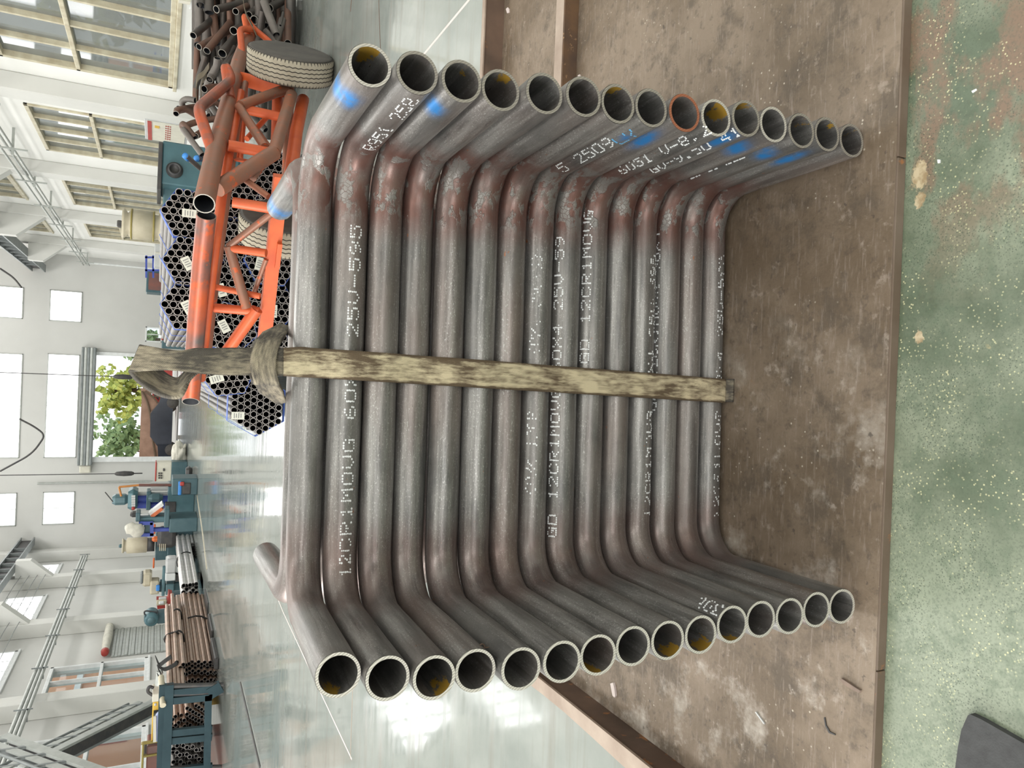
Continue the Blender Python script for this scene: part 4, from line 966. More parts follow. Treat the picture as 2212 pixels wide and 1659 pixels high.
# ------------------------------------------------------------------ hexagonal tube bundles
TR = .0300
def tube_mesh(L, seg=14):
    mb = MB(); mb.tube([(0, 0, 0), (0, L, 0)], TR - .0012, seg, hollow=(.0055, .25), mi2=1)
    me = mb.build('tube', [TUBEG, TUBEE, HOLE], org=V((0, 0, 0))); m = me.data; bpy.data.objects.remove(me); return m
TM = tube_mesh(5.0)
def copyobj(me, name, parent, loc):
    o = bpy.data.objects.new(name, me); COL.objects.link(o); o.parent = parent; o.location = loc; return o
def bundle(px, py, Y, label, rot=0, big=False, tagpx=None, tagrot=0):
    c = ony(px, py, Y)
    t = thing('tube_bundle', label, 'tube bundle', (c.x, c.y, c.z - .25), 'hexagonal tube bundles behind the trolley')
    o0 = V(t['_o']); a0 = R(rot); cnt = 0
    lo, hi, h = (-4, 4, .5) if big else (-3, 4, 0.)
    for q in range(lo, hi):
        for r in range(lo, hi):
            if (q + r > 3 or q + r < -5) if big else abs(q + r) > 3: continue
            u = (q + h + (r + h) * .5) * 2 * TR; w = (r + h) * math.sqrt(3) * TR
            x = u * math.cos(a0) - w * math.sin(a0); z = u * math.sin(a0) + w * math.cos(a0)
            rr = random.Random(cnt * 13 + int(px)); cnt += 1
            copyobj(TM, 'tube', t, (x + rr.uniform(-.0008, .0008), rr.uniform(-.02, .015), z + .25))
    R6 = (9.0 if big else 7.15) * TR
    for dist in (.035, .075, .11, 1.2, 2.6):
        mb = MB(); A_ = []; 
        hexp = []
        for j in range(6):
            a = a0 + j * math.pi / 3; hexp.append((math.cos(a), math.sin(a)))
        for j in range(6):
            p, q = hexp[j], hexp[(j + 1) % 6]; pa = V((c.x + p[0] * R6, c.y + dist, c.z + p[1] * R6)); pb = V((c.x + q[0] * R6, c.y + dist, c.z + q[1] * R6))
            out = ((pa + pb) / 2 - V((c.x, c.y + dist, c.z))).normalized()
            mb.bar(pa, pb, .022, .004, out)
        mb.build('strapping_band', BLUEB, t)
    if tagpx:
        p = ony(tagpx[0], tagpx[1], c.y - .03); a = R(tagrot); ux = V((math.cos(a), 0, math.sin(a))); uz = V((-math.sin(a), 0, math.cos(a)))
        tg = MB().obox(p, ux * .032, V((0, .0012, 0)), uz * .052).build('tag', TAG, t)
        mb = MB()
        for i in range(4): mb.obox(p + V((0, -.002, 0)) + uz * (.03 - .018 * i), ux * (.022 - .005 * (i % 2)), V((0, .0005, 0)), uz * .003)
        mb.build('tag_print', PRINTG, tg)
    return t
bundle(555, 876, 6.72, 'larger tube bundle clear of the sling, furthest left of the pile', 0, True, tagpx=(514, 898), tagrot=0)
bundle(493, 803, 6.34, 'tube bundle directly behind the standing part of the sling', 38, tagpx=(468, 818), tagrot=20)
bundle(498, 708, 6.32, 'middle-row tube bundle framed by the short orange posts', 16, tagpx=(484, 705), tagrot=-60)
bundle(501, 613, 6.34, 'middle-row tube bundle behind the slanting brown brace', 28, tagpx=(478, 627), tagrot=-70)
bundle(504, 518, 6.36, 'middle-row tube bundle beside the smaller trolley tyre', 30)
bundle(508, 423, 6.38, 'middle-row tube bundle behind the open end of the long tube', 30)
bundle(580, 755, 6.36, 'lower tube bundle in shade behind the choker wrap', 30)
bundle(584, 660, 6.34, 'lower-row tube bundle showing past the end of the square beam', 30, tagpx=(590, 672), tagrot=90)
bundle(587, 565, 6.32, 'lower-row tube bundle crossed by the square orange beam', 30, tagpx=(561, 570), tagrot=80)
bundle(590, 470, 6.38, 'lower-row tube bundle hidden behind the smaller tyre', 30)
bundle(594, 375, 6.40, 'lower-row tube bundle near the right bend of the stack', 30)
bundle(411, 661, 6.30, 'top-row tube bundle at the left, nearest the sling loop', 30, tagpx=(405, 664), tagrot=-60)
bundle(415, 565, 6.30, 'top-row tube bundle in the middle of the three', 30, tagpx=(405, 569), tagrot=-60)
bundle(411, 462, 6.32, 'top-row tube bundle at the right below the teal machine', 28, tagpx=(409, 461), tagrot=0)
# dark timber skids carrying the bundles
for i, y in enumerate((6.9, 10.4)):
    tag(MB().box((-.75, y, FZ), (2.0, y + .12, FZ + .04)).build('skid', DARK), 'dark flat skid under the %s of the tube bundles' % ('front ends', 'middle')[i], 'skid')

# ------------------------------------------------------------------ heap of scrap pipes on the right
def cc(x, y, o=(360, 0)): return o[0] + x / 6.9125, o[1] + y / 6.9125
SEG = [((740, 140), (1250, 20), 100, 7.4, 7.7, 0), ((395, 530), (900, 120), 95, 7.5, 8.0, 0), ((480, 700), (1000, 420), 90, 7.4, 7.7, 1), ((600, 760), (950, 340), 100, 7.3, 7.6, 1),
  ((575, 840), (430, 1320), 75, 7.3, 7.4, 0), ((1000, 460), (1300, 330), 110, 7.2, 7.7, 0), ((830, 800), (1080, 500), 120, 7.2, 7.5, 0), ((640, 1190), (860, 880), 100, 7.1, 7.3, 2),
  ((1450, 20), (1640, 520), 110, 7.2, 7.1, 2), ((1620, 660), (1730, 300), 110, 7.1, 7.3, 2), ((1810, 10), (1810, 640), 95, 7.55, 7.1, 1), ((1030, 170), (1200, 90), 90, 7.3, 7.6, 1),
  ((1230, 220), (1480, 40), 90, 7.4, 7.8, 0), ((1310, 300), (1560, 150), 120, 7.3, 7.7, 0), ((820, 1040), (1010, 700), 60, 7.1, 7.3, 0), ((560, 1330), (860, 1280), 100, 7.0, 7.2, 1),
  ((150, 1650), (420, 1600), 95, 7.0, 7.2, 1), ((900, 980), (1090, 700), 80, 7.1, 7.4, 0), ((1480, 470), (1620, 650), 100, 7.1, 7.0, 0), ((1540, 120), (1760, 0), 110, 7.4, 7.6, 0), ((1700, 380), (1740, 190), 40, 7.0, 7.1, 0),
  ((1330, 120), (1480, 380), 90, 7.5, 7.4, 0), ((1160, 560), (1400, 760), 80, 7.6, 7.5, 0), ((700, 1400), (980, 1180), 90, 7.2, 7.4, 2)]
SEG2 = [((240, 540), (530, 930), 80, 6.9, 6.8, 2), ((290, 950), (560, 1180), 70, 6.7, 6.9, 2), ((450, 985), (640, 990), 80, 6.8, 7.0, 2), ((430, 650), (600, 540), 90, 7.0, 7.2, 1),
  ((620, 350), (860, 480), 100, 7.1, 7.2, 2), ((680, 220), (800, 400), 90, 7.2, 7.1, 2), ((560, 700), (760, 820), 70, 7.1, 7.1, 0), ((1240, 320), (1480, 560), 90, 7.4, 7.3, 0), ((1270, 80), (1500, 420), 40, 7.2, 7.2, 2)]
MS = (SCRAP, SCRAPR, SCRAPG)
KN = ('dark', 'rust-brown', 'grey')
def desc(x, y, kd, i):
    wh = 'high on' if x < 470 else ('in the middle of' if x < 560 else 'at the foot of')
    wy = 'beyond the bent handles' if y < 60 else ('above the large tyre' if y < 130 else ('near the first handle bend' if y < 220 else 'towards the teal machine'))
    return '%s scrap pipe %s the heap %s' % (KN[kd], wh, wy)
used = {}; CAPP = []
for L_, o_ in ((SEG, (360, 0)), (SEG2, (360, 200))):
    for a, b, w, Ya, Yb, kd in L_:
        pa, pb = cc(*a, o_), cc(*b, o_); r = w / 6.9125 * Ya / 1600 / 2; P0, P1 = ony(*pa, Ya), ony(*pb, Yb)
        for P_ in (P0, P1): P_.z = max(P_.z, FZ + r)
        mb = MB().tube([P0, P1], r, 14, hollow=(r * .16, .2), mi2=1); lb = desc(*pa, kd, 0)
        ob = mb.build('scrap_pipe', [MS[kd], RIMD, HOLE])
        if o_[1] == 200 and a in ((290, 950), (450, 985)): ob['dir'] = tuple((P1 - P0).normalized()); CAPP.append(ob); continue
        used.setdefault(lb, []).append(ob); tag(ob, lb, 'pipe', 'scrap pipes in the heap')
EL = [([(430, 1500), (300, 1480), (230, 1530), (270, 1620), (420, 1690)], 80, 7.0, 2, 'grey pipe elbow curling out at the top of the heap near the fuse box'),
      ([(420, 2060), (260, 2040 - 180), (250, 1900), (420, 1830), (800, 1760)], 85, 6.9, 1, 'rust-brown bent pipe reaching over the fuse box'),
      ([(760, 870), (740, 1000), (640, 1180), (600, 1300)], 100, 7.05, 2, 'grey bent pipe in the heap behind the bent handle'),
      ([(560, 1600), (700, 1530), (820, 1600), (860, 1760)], 80, 7.0, 1, 'rust-brown elbow in the heap below the bent handle'),
      ([(140, 1700), (180, 1640), (300, 1640), (520, 1780)], 85, 6.95, 1, 'brown elbow leaning on the fuse box side of the heap')]
for pts, w, Y, kd, lb in EL:
    P = [ony(*cc(x, y), Y + .05 * i) for i, (x, y) in enumerate(pts)]; r = w / 6.9125 * Y / 1600 / 2
    tag(MB().tube(crv(P, 6), r, 12, hollow=(r * .16, .1), mi2=1).build('scrap_elbow', [MS[kd], RIMD, HOLE]), lb, 'pipe', 'scrap elbows in the heap')
for pts, w, Y, lb in (([(1150, 0), (1190, 180), (1290, 380), (1345, 500)], .05, 6.95, 'khaki flat strip bent over the heap behind the end handle'), ([(455, 1600), (450, 1200), (560, 1080), (640, 960)], .07, 6.9, 'khaki flat strip arching up the left of the heap'), ([(530, 1620), (520, 1250), (600, 1100)], .06, 6.92, 'khaki flat strip lying against the arching strip')):
    P = crv([ony(*cc(x, y), Y) for x, y in pts], 6); A_ = [p + V((-w / 2, 0, 0)) for p in P]; B_ = [p + V((w / 2, .05, 0)) for p in P]
    mb = MB(); strip(mb, A_, B_, .006); o = fixn(mb.build('flat_strip', KHAKI)); tag(o, lb, 'strip')
# blue caps
for (x, y, lb) in ((270, 940, 'grey scrap pipe at the teal machine with blue cap, upper one'), (445, 985, 'short grey scrap pipe at the trolley tube with blue cap')):
    big = x < 300; p = ony(*cc(x, y, (360, 200)), 6.7 if big else 6.8); ob = CAPP[0 if big else 1]; tag(ob, lb, 'pipe', 'scrap pipes in the heap')
    ob['_o'] = tuple(ob.location); me_ = ob.data
    MB().lathe([(.001, -.001), (.026, 0), (.027, .05), (.001, .051)], p, ob['dir'], 14).build('end_cap', SKYB, ob); del ob['dir']
# body of the heap: pipes lying deeper in it
rnd = random.Random(5)
for i in range(92):
    z = FZ + .05 + (i % 12) * .075; x0 = 2.30 + rnd.uniform(-.15, 1.1) + .05 * (i % 12); y0 = 7.55 + rnd.uniform(0, .8); a = rnd.uniform(-.5, .5); L_ = rnd.uniform(.7, 1.3); r = rnd.choice((.03, .038, .045))
    d = V((math.cos(a), math.sin(a), rnd.uniform(-.08, .12))); p = V((x0, y0, z + .02))
    q = p + d * L_; q.z = max(q.z, FZ + r)
    tag(MB().tube([p, q], r, 10, hollow=(r * .16, .1), mi2=1).build('scrap_pipe', [MS[(0, 1, 0, 2, 0)[i % 5]], DARK, HOLE]), '%s pipe buried inside the scrap heap on the right' % KN[(0, 1, 0, 2, 0)[i % 5]], 'pipe', 'pipes inside the scrap heap')

# ------------------------------------------------------------------ things along the right side
def pbx(x0, x1, y0, y1, Y, dep, bev=.02):
    a = ony(x0, (y0 + y1) / 2, Y); b = ony(x1, (y0 + y1) / 2, Y); l = ony((x0 + x1) / 2, y1, Y); r = ony((x0 + x1) / 2, y0, Y)
    return (l.x, Y, b.z), (r.x, Y + dep, a.z)
def pbox(x0, x1, y0, y1, Y, dep, bev=.02, down=False):
    a, b = pbx(x0, x1, y0, y1, Y, dep)
    if down: a = (a[0], a[1], FZ)
    return MB().box(a, b, bev)
# fuse box on the right wall, lettered face towards the aisle
t = thing('fuse_box', 'cream wall cabinet with red lettering between the right windows', 'electrical box', (5.4, 17.9, .6))
MB().box((5.24, 17.4, .70), (5.6, 18.9, 1.56), .01).build('case', GREYL, t)
MB().box((5.225, 17.45, .75), (5.24, 18.85, 1.50), .004).build('door', CREAM, t)
MB().box((5.215, 17.45, 1.42), (5.226, 18.85, 1.50)).build('red_header', RED, t)
mb = MB()
for i in range(7):
    y = 18.55 - .15 * i if False else 17.62 + .16 * i; 
    for (dy, dz, a, b) in ((0, 0, .05, .008), (0, .045, .035, .008), (0, -.045, .045, .008), (.0, 0, .008, .055)): mb.box((5.219, y - a, 1.1 - b + dz), (5.2255, y + a, 1.1 + b + dz))
mb.build('red_characters', RED, t)['kind'] = 'stuff'
MB().box((5.215, 17.7, 1.27), (5.2255, 17.85, 1.36)).build('yellow_warning_sign', YELL, t)
# teal machine with the round port
t = thing('teal_cabinet', 'teal machine cabinet with a black round port behind the top tube bundle', 'machine', tuple(ony(395, 360, 13.5).to_tuple()[:2]) + (FZ,))
a, b = pbx(350, 440, 310, 402, 13.5, 1.1); MB().box((a[0], a[1], FZ), b, .02).build('body', TEAL, t)
a2, b2 = pbx(341, 350, 306, 410, 13.45, 1.2); MB().box(a2, b2, .01).build('dark_top', DARK, t)
p = ony(377, 368, 13.5); MB().lathe([(.13, .0), (.13, -.03), (.10, -.05), (.10, -.12), (.075, -.12), (.07, -.06), (.001, -.06)], p, (0, 1, 0), 24).build('round_port', DARK, t)
a, b = pbx(352, 440, 402, 452, 13.9, .8); MB().box((a[0], a[1], FZ), b, .02).build('side_body', TEALL, t)
# beige drum-shaped collector
p = ony(360, 487, 15.0)
t = thing('beige_hopper', 'beige riveted hopper standing above the top bundles', 'hopper', (p.x, 15.3, FZ))
c0 = ony(310, 487, 15.3)
def zx(x): return ony(x, 487, 15.3).z
MB().lathe([(.10, FZ), (.10, .6), (.26, .75), (.26, zx(345)), (.22, zx(342)), (.22, zx(334)), (.27, zx(332)), (.27, zx(287)), (.26, zx(284)), (.20, zx(276)), (.26, zx(270)), (.26, zx(264)), (.001, zx(264))], (c0.x, 15.3, 0), (0, 0, 1), 28).build('shell', BEIGE, t)
MB().lathe([(.28, zx(333) - .01), (.28, zx(333) + .02)], (c0.x, 15.3, 0), (0, 0, 1), 28).build('hoop', OLIVE, t); MB().lathe([(.28, zx(285) - .01), (.28, zx(285) + .02)], (c0.x, 15.3, 0), (0, 0, 1), 28).build('hoop', OLIVE, t)
MB().box((c0.x - .09, 15.2, zx(264)), (c0.x + .03, 15.35, zx(253)), .02).build('cap', DARK, t)
for lb, nm, cat, (x0, x1, y0, y1, Y, d, m), ex in (
    ('small grey control cabinet left of the beige hopper', 'control_cabinet', 'cabinet', (333, 358, 528, 576, 22, .5, GREYL), (335, 350, 545, 548, CREAM)),
    ('teal cabinet with brown front under a blue frame', 'machine_cabinet', 'cabinet', (316, 357, 583, 632, 24, .8, TEALD), (321, 355, 590, 627, BROWNR)),
    ('red and teal machine top beside the low far window', 'lathe', 'machine', (350, 362, 700, 752, 26, .8, TEALD), (349, 353, 705, 735, RED))):
    aa, bb = pbx(x0, x1, y0, y1, Y, d); t = thing(nm, lb, cat, (aa[0], Y, FZ)); MB().box((aa[0], Y, FZ), bb, .02).build('body', m, t)
    aa, bb = pbx(ex[0], ex[1], ex[2], ex[3], Y - .03, .04); MB().box(aa, bb).build('panel', ex[4], t)
t = thing('stand', 'cobalt blue open frame standing left of the grey control cabinet', 'frame', tuple(ony(330, 580, 23).to_tuple()[:2]) + (FZ,))
for a, b in (((313, 556), (358, 556)), ((313, 584), (358, 584)), ((316, 552), (316, 600)), ((331, 552), (331, 600))):
    MB().bar(ony(a[0], a[1], 23), ony(b[0], b[1], 23), .05, .05, (0, 1, 0)).build('bar', BLUE, t)
MB().box((ony(340, 600, 23).x, 23, FZ), (ony(340, 552, 23).x, 23.4, ony(357, 560, 23).z)).build('base', TEALD, t)
# light fitting at the top of the picture on the right wall
t = thing('wall_lamp', 'cream round wall lamp with conduit near the heap', 'lamp', tuple(ony(410, 12, 8.4)))
p = ony(411, 10, 8.4)
tag(t, 'cream round wall lamp with conduit near the scrap heap', 'lamp')
MB().lathe([(.001, -.08), (.035, -.07), (.045, -.02), (.045, 0), (.001, 0)], p, (.2, 0, 1), 14).build('lens', GREYL, t)
P = [onx(388, -12, XR - .06), onx(470, 14, XR - .06)]
MB().bar(ony(386, -6, 8.45), ony(475, 10, 8.45), .06, .09).build('duct', CREAM, t)

# ------------------------------------------------------------------ long pipes and the teal rack on the left
def longmesh(L, r, m):
    mb = MB(); mb.tube([(0, 0, 0), (0, L, 0)], r, 10, hollow=(r * .2, .15), mi2=1); o = mb.build('pipe', [m, TUBEG, HOLE], org=V((0, 0, 0))); me = o.data; bpy.data.objects.remove(o); return me
def longbundle(lb, pts, Y, L, r, m, bands=(), grp='long pipe bundles at the rack'):
    P0 = [ony(x, y, Y) for x, y in pts]; zmin = min(p.z for p in P0)
    c = sum(P0, V()) / len(P0); t = thing('long_pipe_bundle', lb, 'pipe bundle', (c.x, Y, zmin - r), grp); me = longmesh(L, r, m); o0 = V(t['_o'])
    for i, p in enumerate(P0):
        q = V((p.x, Y + .12 * math.sin(i * 2.7), max(p.z, FZ + r))); copyobj(me, 'pipe', t, q - o0)
    xs = [p.x for p in P0]; zs = [p.z for p in P0]
    for bd in bands:
        mb = MB(); hw = (max(xs) - min(xs)) / 2 + r + .01; hz = (max(zs) - min(zs)) / 2 + r + .01; cx_, cz_ = (max(xs) + min(xs)) / 2, (max(zs) + min(zs)) / 2
        n = 16; pts_ = [(cx_ + hw * 1.05 * math.cos(2 * math.pi * k / n), Y + bd, cz_ + hz * 1.05 * math.sin(2 * math.pi * k / n)) for k in range(n + 1)]
        mb.tube(pts_, .018, 6, cap=False); mb.build('binding', BLACKB, t)
    return t
def hexfill(x0, x1, y0, y1, px, seed=0, jit=.5, cond=None):
    out = []; rnd_ = random.Random(seed); j = 0; x = x1
    while x > x0:
        y = y0 + (px / 2 if j % 2 else 0)
        while y < y1:
            if cond is None or cond(x, y): out.append((x + rnd_.uniform(-jit, jit), y + rnd_.uniform(-jit, jit)))
            y += px
        x -= px * .87; j += 1
    return out
longbundle('small bundle of brown pipes on the floor, ends furthest right of the pile', hexfill(441, 468, 1391, 1432, 7, 1, .6, lambda x, y: ((x - 455) / 13) ** 2 + ((y - 1412) / 20) ** 2 < 1.05), 15.6, 2.7, .030, PIPEL, (1.2, 1.8))
longbundle('large bundle of brown pipes whose dark ends face the aisle', hexfill(398, 468, 1432, 1484, 7.6, 2, .8, lambda x, y: x > 1837 - y), 14.0, 4.4, .034, PIPEL, (2.5,))
longbundle('upper layer of brown pipes tied with two black bindings', hexfill(376, 396, 1436, 1484, 8, 3, .5), 13.6, 4.2, .036, PIPEL, (1.6, 3.0))
longbundle('top layer of warm brown pipes crossing above the rack', [(368, 1490), (378, 1492), (387, 1494), (396, 1495), (366, 1499), (375, 1502), (384, 1504)], 12.6, 4.6, .034, PIPEL, (2.6,))
longbundle('bright galvanised pipes running along the aisle past the machines', hexfill(396, 424, 1262, 1296, 8, 4, .4), 18.6, 8.5, .050, PIPES, (3.0,))
longbundle('bright silver pipes furthest along the aisle', hexfill(408, 428, 1176, 1200, 6.5, 8, .4), 23.0, 6, .045, PIPES, (2.0,))
longbundle('pipe stack seen inside the near bay of the teal rack', hexfill(372, 448, 1520, 1572, 7.2, 5, .8, lambda x, y: x > 400 or y > 1545), 13.1, 5, .033, PIPEL)
longbundle('pipe stack filling the leftmost bay of the teal rack', hexfill(372, 450, 1604, 1675, 7.8, 6, .9), 12.6, 5, .034, TUBEG)
# rack frame
t = thing('pipe_rack', 'dark teal steel rack holding long pipes at the left edge', 'rack', tuple(ony(400, 1560, 12.4).to_tuple()[:2]) + (FZ,))
def rbar(a, b, w, h, m, Y=12.4): MB().bar(ony(a[0], a[1], Y), ony(b[0], b[1], Y), w, h, (0, 1, 0)).build('rack_bar', m, t)
rbar((366, 1478), (357, 1700), .12, .12, RACKM); rbar((353, 1480), (346, 1700), .12, .05, RACKM, 12.45); rbar((450, 1500), (446, 1700), .10, .10, RACKM); rbar((459, 1480), (470, 1500), .2, .1, RACKM)
for y0 in (1493, 1510, 1580, 1597, 1662): rbar((358, y0 + 4), (458, y0 - 6), .10, .075 if y0 != 1510 else .10, RACKM if y0 in (1493, 1580) else RACKM)
for y0 in (1482, 1500, 1660): MB().tube([ony(360, y0, 12.4), ony(482 if y0 < 1600 else 478, y0 - 3, 12.4)], .04, 8).build('leg', DARK, t)
MB().tube([ony(348, 1462, 12.9), ony(352, 1524, 12.3)], .045, 10).build('top_roller', BEIGE, t)
# black wheel-stop blocks along the pile
for i, (x, y, Y) in enumerate(((451, 1262, 18.6), (458, 1310, 16.6), (466, 1370, 15.0), (473, 1430, 13.6))):
    a, b = pbx(x - 10, x + 8, y - 9, y + 17, Y, .5); tag(MB().box((a[0], Y, FZ), (b[0], Y + 1.1, b[2]), .02).build('support_block', DARK), ['dark support block under the bright pipes', 'dark support block where the bright pipes end', 'dark support block beside the small brown bundle', 'dark support block at the near end of the brown pipes'][i], 'block')
run('floor_rail', 'long thin dark rail lying flat on the floor at far left', 'rail', [onz(520, 1475), onz(563, 1659)], .018, DARK)
run('floor_conduit', 'thin tan conduit along the floor beside the bright pipes', 'conduit', [onz(420, 1035), onz(436, 1140), onz(447, 1230)], .013, BEIGE)

# ------------------------------------------------------------------ machines along the left wall
def mach(name, label, cat, loc): return thing(name, label, cat, loc)
def addb(t, nm, x0, x1, y0, y1, Y, dep, m, down=False, bev=.02): return pbox(x0, x1, y0, y1, Y, dep, bev, down).build(nm, m, t)
def addc(t, nm, a, b, Y, r, m, n=12): return MB().tube([ony(a[0], a[1], Y), ony(b[0], b[1], Y)], r, n).build(nm, m, t)
p = ony(400, 1080, 24); t = mach('hydraulic_press', 'teal hydraulic press with top cylinder and plate lettering', 'machine', (p.x, 24, FZ))
addb(t, 'base', 362, 415, 1050, 1112, 24, 1.2, TEAL, True); addb(t, 'opening', 356, 380, 1084, 1108, 23.97, .1, DARK)
addb(t, 'head', 276, 297, 1058, 1104, 23.9, .9, TEAL, bev=.12); addb(t, 'cylinder', 242, 276, 1070, 1092, 24.1, .4, TEALL, bev=.08)
for y in (1066, 1078, 1090, 1100): addc(t, 'column', (296, y), (362, y), 24.3, .05 if y in (1066, 1100) else .11, GREYL if y in (1066, 1100) else BLUE)
addb(t, 'crosshead', 316, 326, 1062, 1102, 24, .7, TEALD); addb(t, 'motor', 320, 352, 1068, 1086, 23.8, .4, TEALD, bev=.1)
addc(t, 'hose', (257, 1052), (300, 1048), 24, .03, COPPER); addc(t, 'hose', (257, 1052), (262, 1072), 24, .03, COPPER); addc(t, 'hose', (300, 1048), (372, 1048), 24, .04, BROWNR)
addc(t, 'rod', (227, 1063), (244, 1084), 24, .015, DARK)
mb = MB()
for i in range(5): q = ony(288, 1072 + i * 5, 23.88); mb.box((q.x - .03, 23.87, q.z - .05), (q.x + .03, 23.9, q.z + .05))
mb.build('raised_lettering', GREYL, t); q = ony(288, 1098, 23.88); MB().lathe([(.05, -.03), (.05, 0)], (q.x, 23.88, q.z), (0, 1, 0), 12).build('red_emblem', RED, t)
addc(t, 'column', (325, 1044), (366, 1044), 24.2, .05, GREYL); addc(t, 'column', (325, 1056), (366, 1056), 24.2, .05, GREYL)
p = ony(400, 1050, 22); t = mach('cutting_machine', 'dark teal machine base with open bay holding blue rags', 'machine', (p.x, 22.6, FZ))
addb(t, 'frame', 372, 416, 1034, 1070, 22.6, 1, TEALD, True); addb(t, 'bay', 394, 412, 1043, 1068, 22.57, .08, DARK); addb(t, 'rim', 385, 392, 1040, 1070, 22.55, .1, SKYB); addb(t, 'red_cloth', 389, 398, 1041, 1050, 22.5, .06, RED)
p = ony(340, 1015, 30); t = mach('switch_cabinet', 'white switch cabinet with red top and grid of buttons', 'cabinet', (p.x, 30, FZ))
addb(t, 'case', 337, 370, 998, 1040, 30, .6, CREAM); addb(t, 'red_top', 335, 338, 998, 1040, 29.97, .64, RED); addb(t, 'plinth', 370, 392, 998, 1042, 30, .8, TEALD, True)
for i in range(3):
    for j in range(2): addb(t, 'button', 342 + j * 5, 345.5 + j * 5, 1021 + i * 5, 1024 + i * 5, 29.96, .05, DARK, bev=0)
addb(t, 'handle', 352, 356, 1012, 1018, 29.95, .05, DARK)
p = ony(410, 985, 31); t = thing('cloth_bag', 'crumpled pale cloth sack beside the doorway', 'bag', (onz(412, 985).x, 31, FZ))
c = ony(398, 990, 31)
bm = bmesh.new(); bmesh.ops.create_icosphere(bm, subdivisions=4, radius=1)
for v in bm.verts:
    n_ = .12 * math.sin(v.co.x * 7 + v.co.z * 5) + .10 * math.sin(v.co.y * 9 + v.co.x * 4) + .05 * math.sin(v.co.z * 19); v.co *= 1 + n_; v.co.x *= .62; v.co.y *= .4; v.co.z = max(-.9, v.co.z) * .28
me = bpy.data.meshes.new('sack'); bm.to_mesh(me); bm.free(); me.materials.append(CLOTH); me.polygons.foreach_set('use_smooth', [True] * len(me.polygons))
o = bpy.data.objects.new('sack', me); COL.objects.link(o); o.parent = t; o.location = (c.x - t.location.x, 0, .25)
tag(pbox(402, 416, 1010, 1030, 26, .5, .1, True).build('rag_pile', DARK), 'black lump of rags between the sack and the machine base', 'rags')
t = mach('tool_tray', 'tilted white and orange-red tray leaning on the teal press', 'tray', tuple(ony(340, 1115, 22)))
P = [ony(x, y, 22.4) for x, y in ((321, 1109), (350, 1086), (354, 1092), (326, 1116))]; fixn(MB().prism(P, (0, .4, 0)).build('tray', FRAMEW, t))
P = [ony(x, y, 22.35) for x, y in ((325, 1114), (348, 1097), (353, 1101), (329, 1120))]; fixn(MB().prism(P, (0, .4, 0)).build('red_face', REDO, t))
p = ony(360, 1125, 21.5); t = mach('milling_machine', 'teal milling machine with small motor left of the press', 'machine', (p.x, 21.8, FZ))
addb(t, 'column', 300, 418, 1116, 1128, 22.3, .7, TEAL, True); addb(t, 'motor', 281, 300, 1108, 1118, 22.3, .4, DARK, bev=.06); addb(t, 'head', 293, 303, 1108, 1127, 22.2, .6, TEALD); addb(t, 'spindle', 303, 322, 1110, 1114, 22.2, .15, GREYL); addb(t, 'table', 355, 366, 1100, 1140, 21.9, .6, TEALD); addb(t, 'knee', 366, 410, 1120, 1150, 21.9, .8, TEALD, True)
t = mach('blue_guard', 'cobalt blue guard frame with cloth bundle on its corner', 'frame', tuple(ony(320, 1140, 22).to_tuple()[:2]) + (FZ,))
for a, b in (((303, 1130), (330, 1130)), ((303, 1155), (332, 1155)), ((304, 1128), (304, 1157)), ((328, 1128), (328, 1157))): MB().bar(ony(*a, 22.2), ony(*b, 22.2), .09, .09, (0, 1, 0)).build('bar', BLUE, t)
addb(t, 'dark_plate', 311, 326, 1132, 1152, 22.25, .05, TEALD); addb(t, 'post', 330, 400, 1140, 1148, 22.3, .2, BLUE, True)
c = ony(296, 1146, 22.1); tag(MB().lathe([(.02, -.18), (.14, -.14), (.20, -.02), (.15, .12), (.17, .2), (.06, .3), (.01, .32)], c, (.4, .2, 1), 14).build('cloth_bundle', CLOTH), 'pale cloth bundle hung on the cobalt guard frame', 'cloth')
p = ony(350, 1180, 23.7); t = mach('workbench_machine', 'dark cluttered machine bench under the beige tank', 'machine', (p.x, 24, FZ))
addb(t, 'bench', 362, 425, 1135, 1215, 24.2, 1.0, TEALD, True); addb(t, 'block', 336, 364, 1150, 1210, 24.4, .8, TEALD); addb(t, 'orange_lever', 328, 354, 1160, 1171, 24, .2, REDO, bev=.06); addb(t, 'orange_bar', 331, 336, 1133, 1154, 24.2, .1, REDO); addb(t, 'orange_post', 354, 360, 1129, 1146, 24.2, .1, REDO); addb(t, 'dark_casting', 340, 380, 1140, 1185, 23.9, .4, DARK, bev=.1); addb(t, 'orange_edge', 330, 334, 1206, 1228, 24, .1, REDO)
for q in range(4): addb(t, 'bracket', 344 + q * 4, 346 + q * 4, 1175, 1190, 23.88, .1, BEIGE, bev=0)
p = ony(290, 1180, 24.1); t = mach('beige_tank', 'beige upright tank with dark green cap on the machine bench', 'tank', (p.x, 24.3, ony(330, 1180, 24.3).z))
zt = lambda x: ony(x, 1181, 24.3).z; cx_ = ony(290, 1181, 24.3).x
MB().lathe([(.20, zt(334)), (.20, zt(318)), (.23, zt(316)), (.23, zt(274)), (.17, zt(272)), (.17, zt(268)), (.21, zt(267)), (.21, zt(263)), (.001, zt(263))], (cx_, 24.5, 0), (0, 0, 1), 20).build('shell', BEIGE, t)
MB().lathe([(.05, zt(263)), (.06, zt(260)), (.04, zt(256)), (.001, zt(256))], (cx_, 24.5, 0), (0, 0, 1), 12).build('cap', TEALD, t)
MB().lathe([(.205, zt(334)), (.205, zt(318))], (cx_, 24.5, 0), (0, 0, 1), 20).build('dark_skirt', DARK, t)
p = ony(390, 1230, 22.4); t = mach('white_machine', 'white and grey boxed machine with printed characters behind bright pipes', 'machine', (p.x, 22.6, FZ))
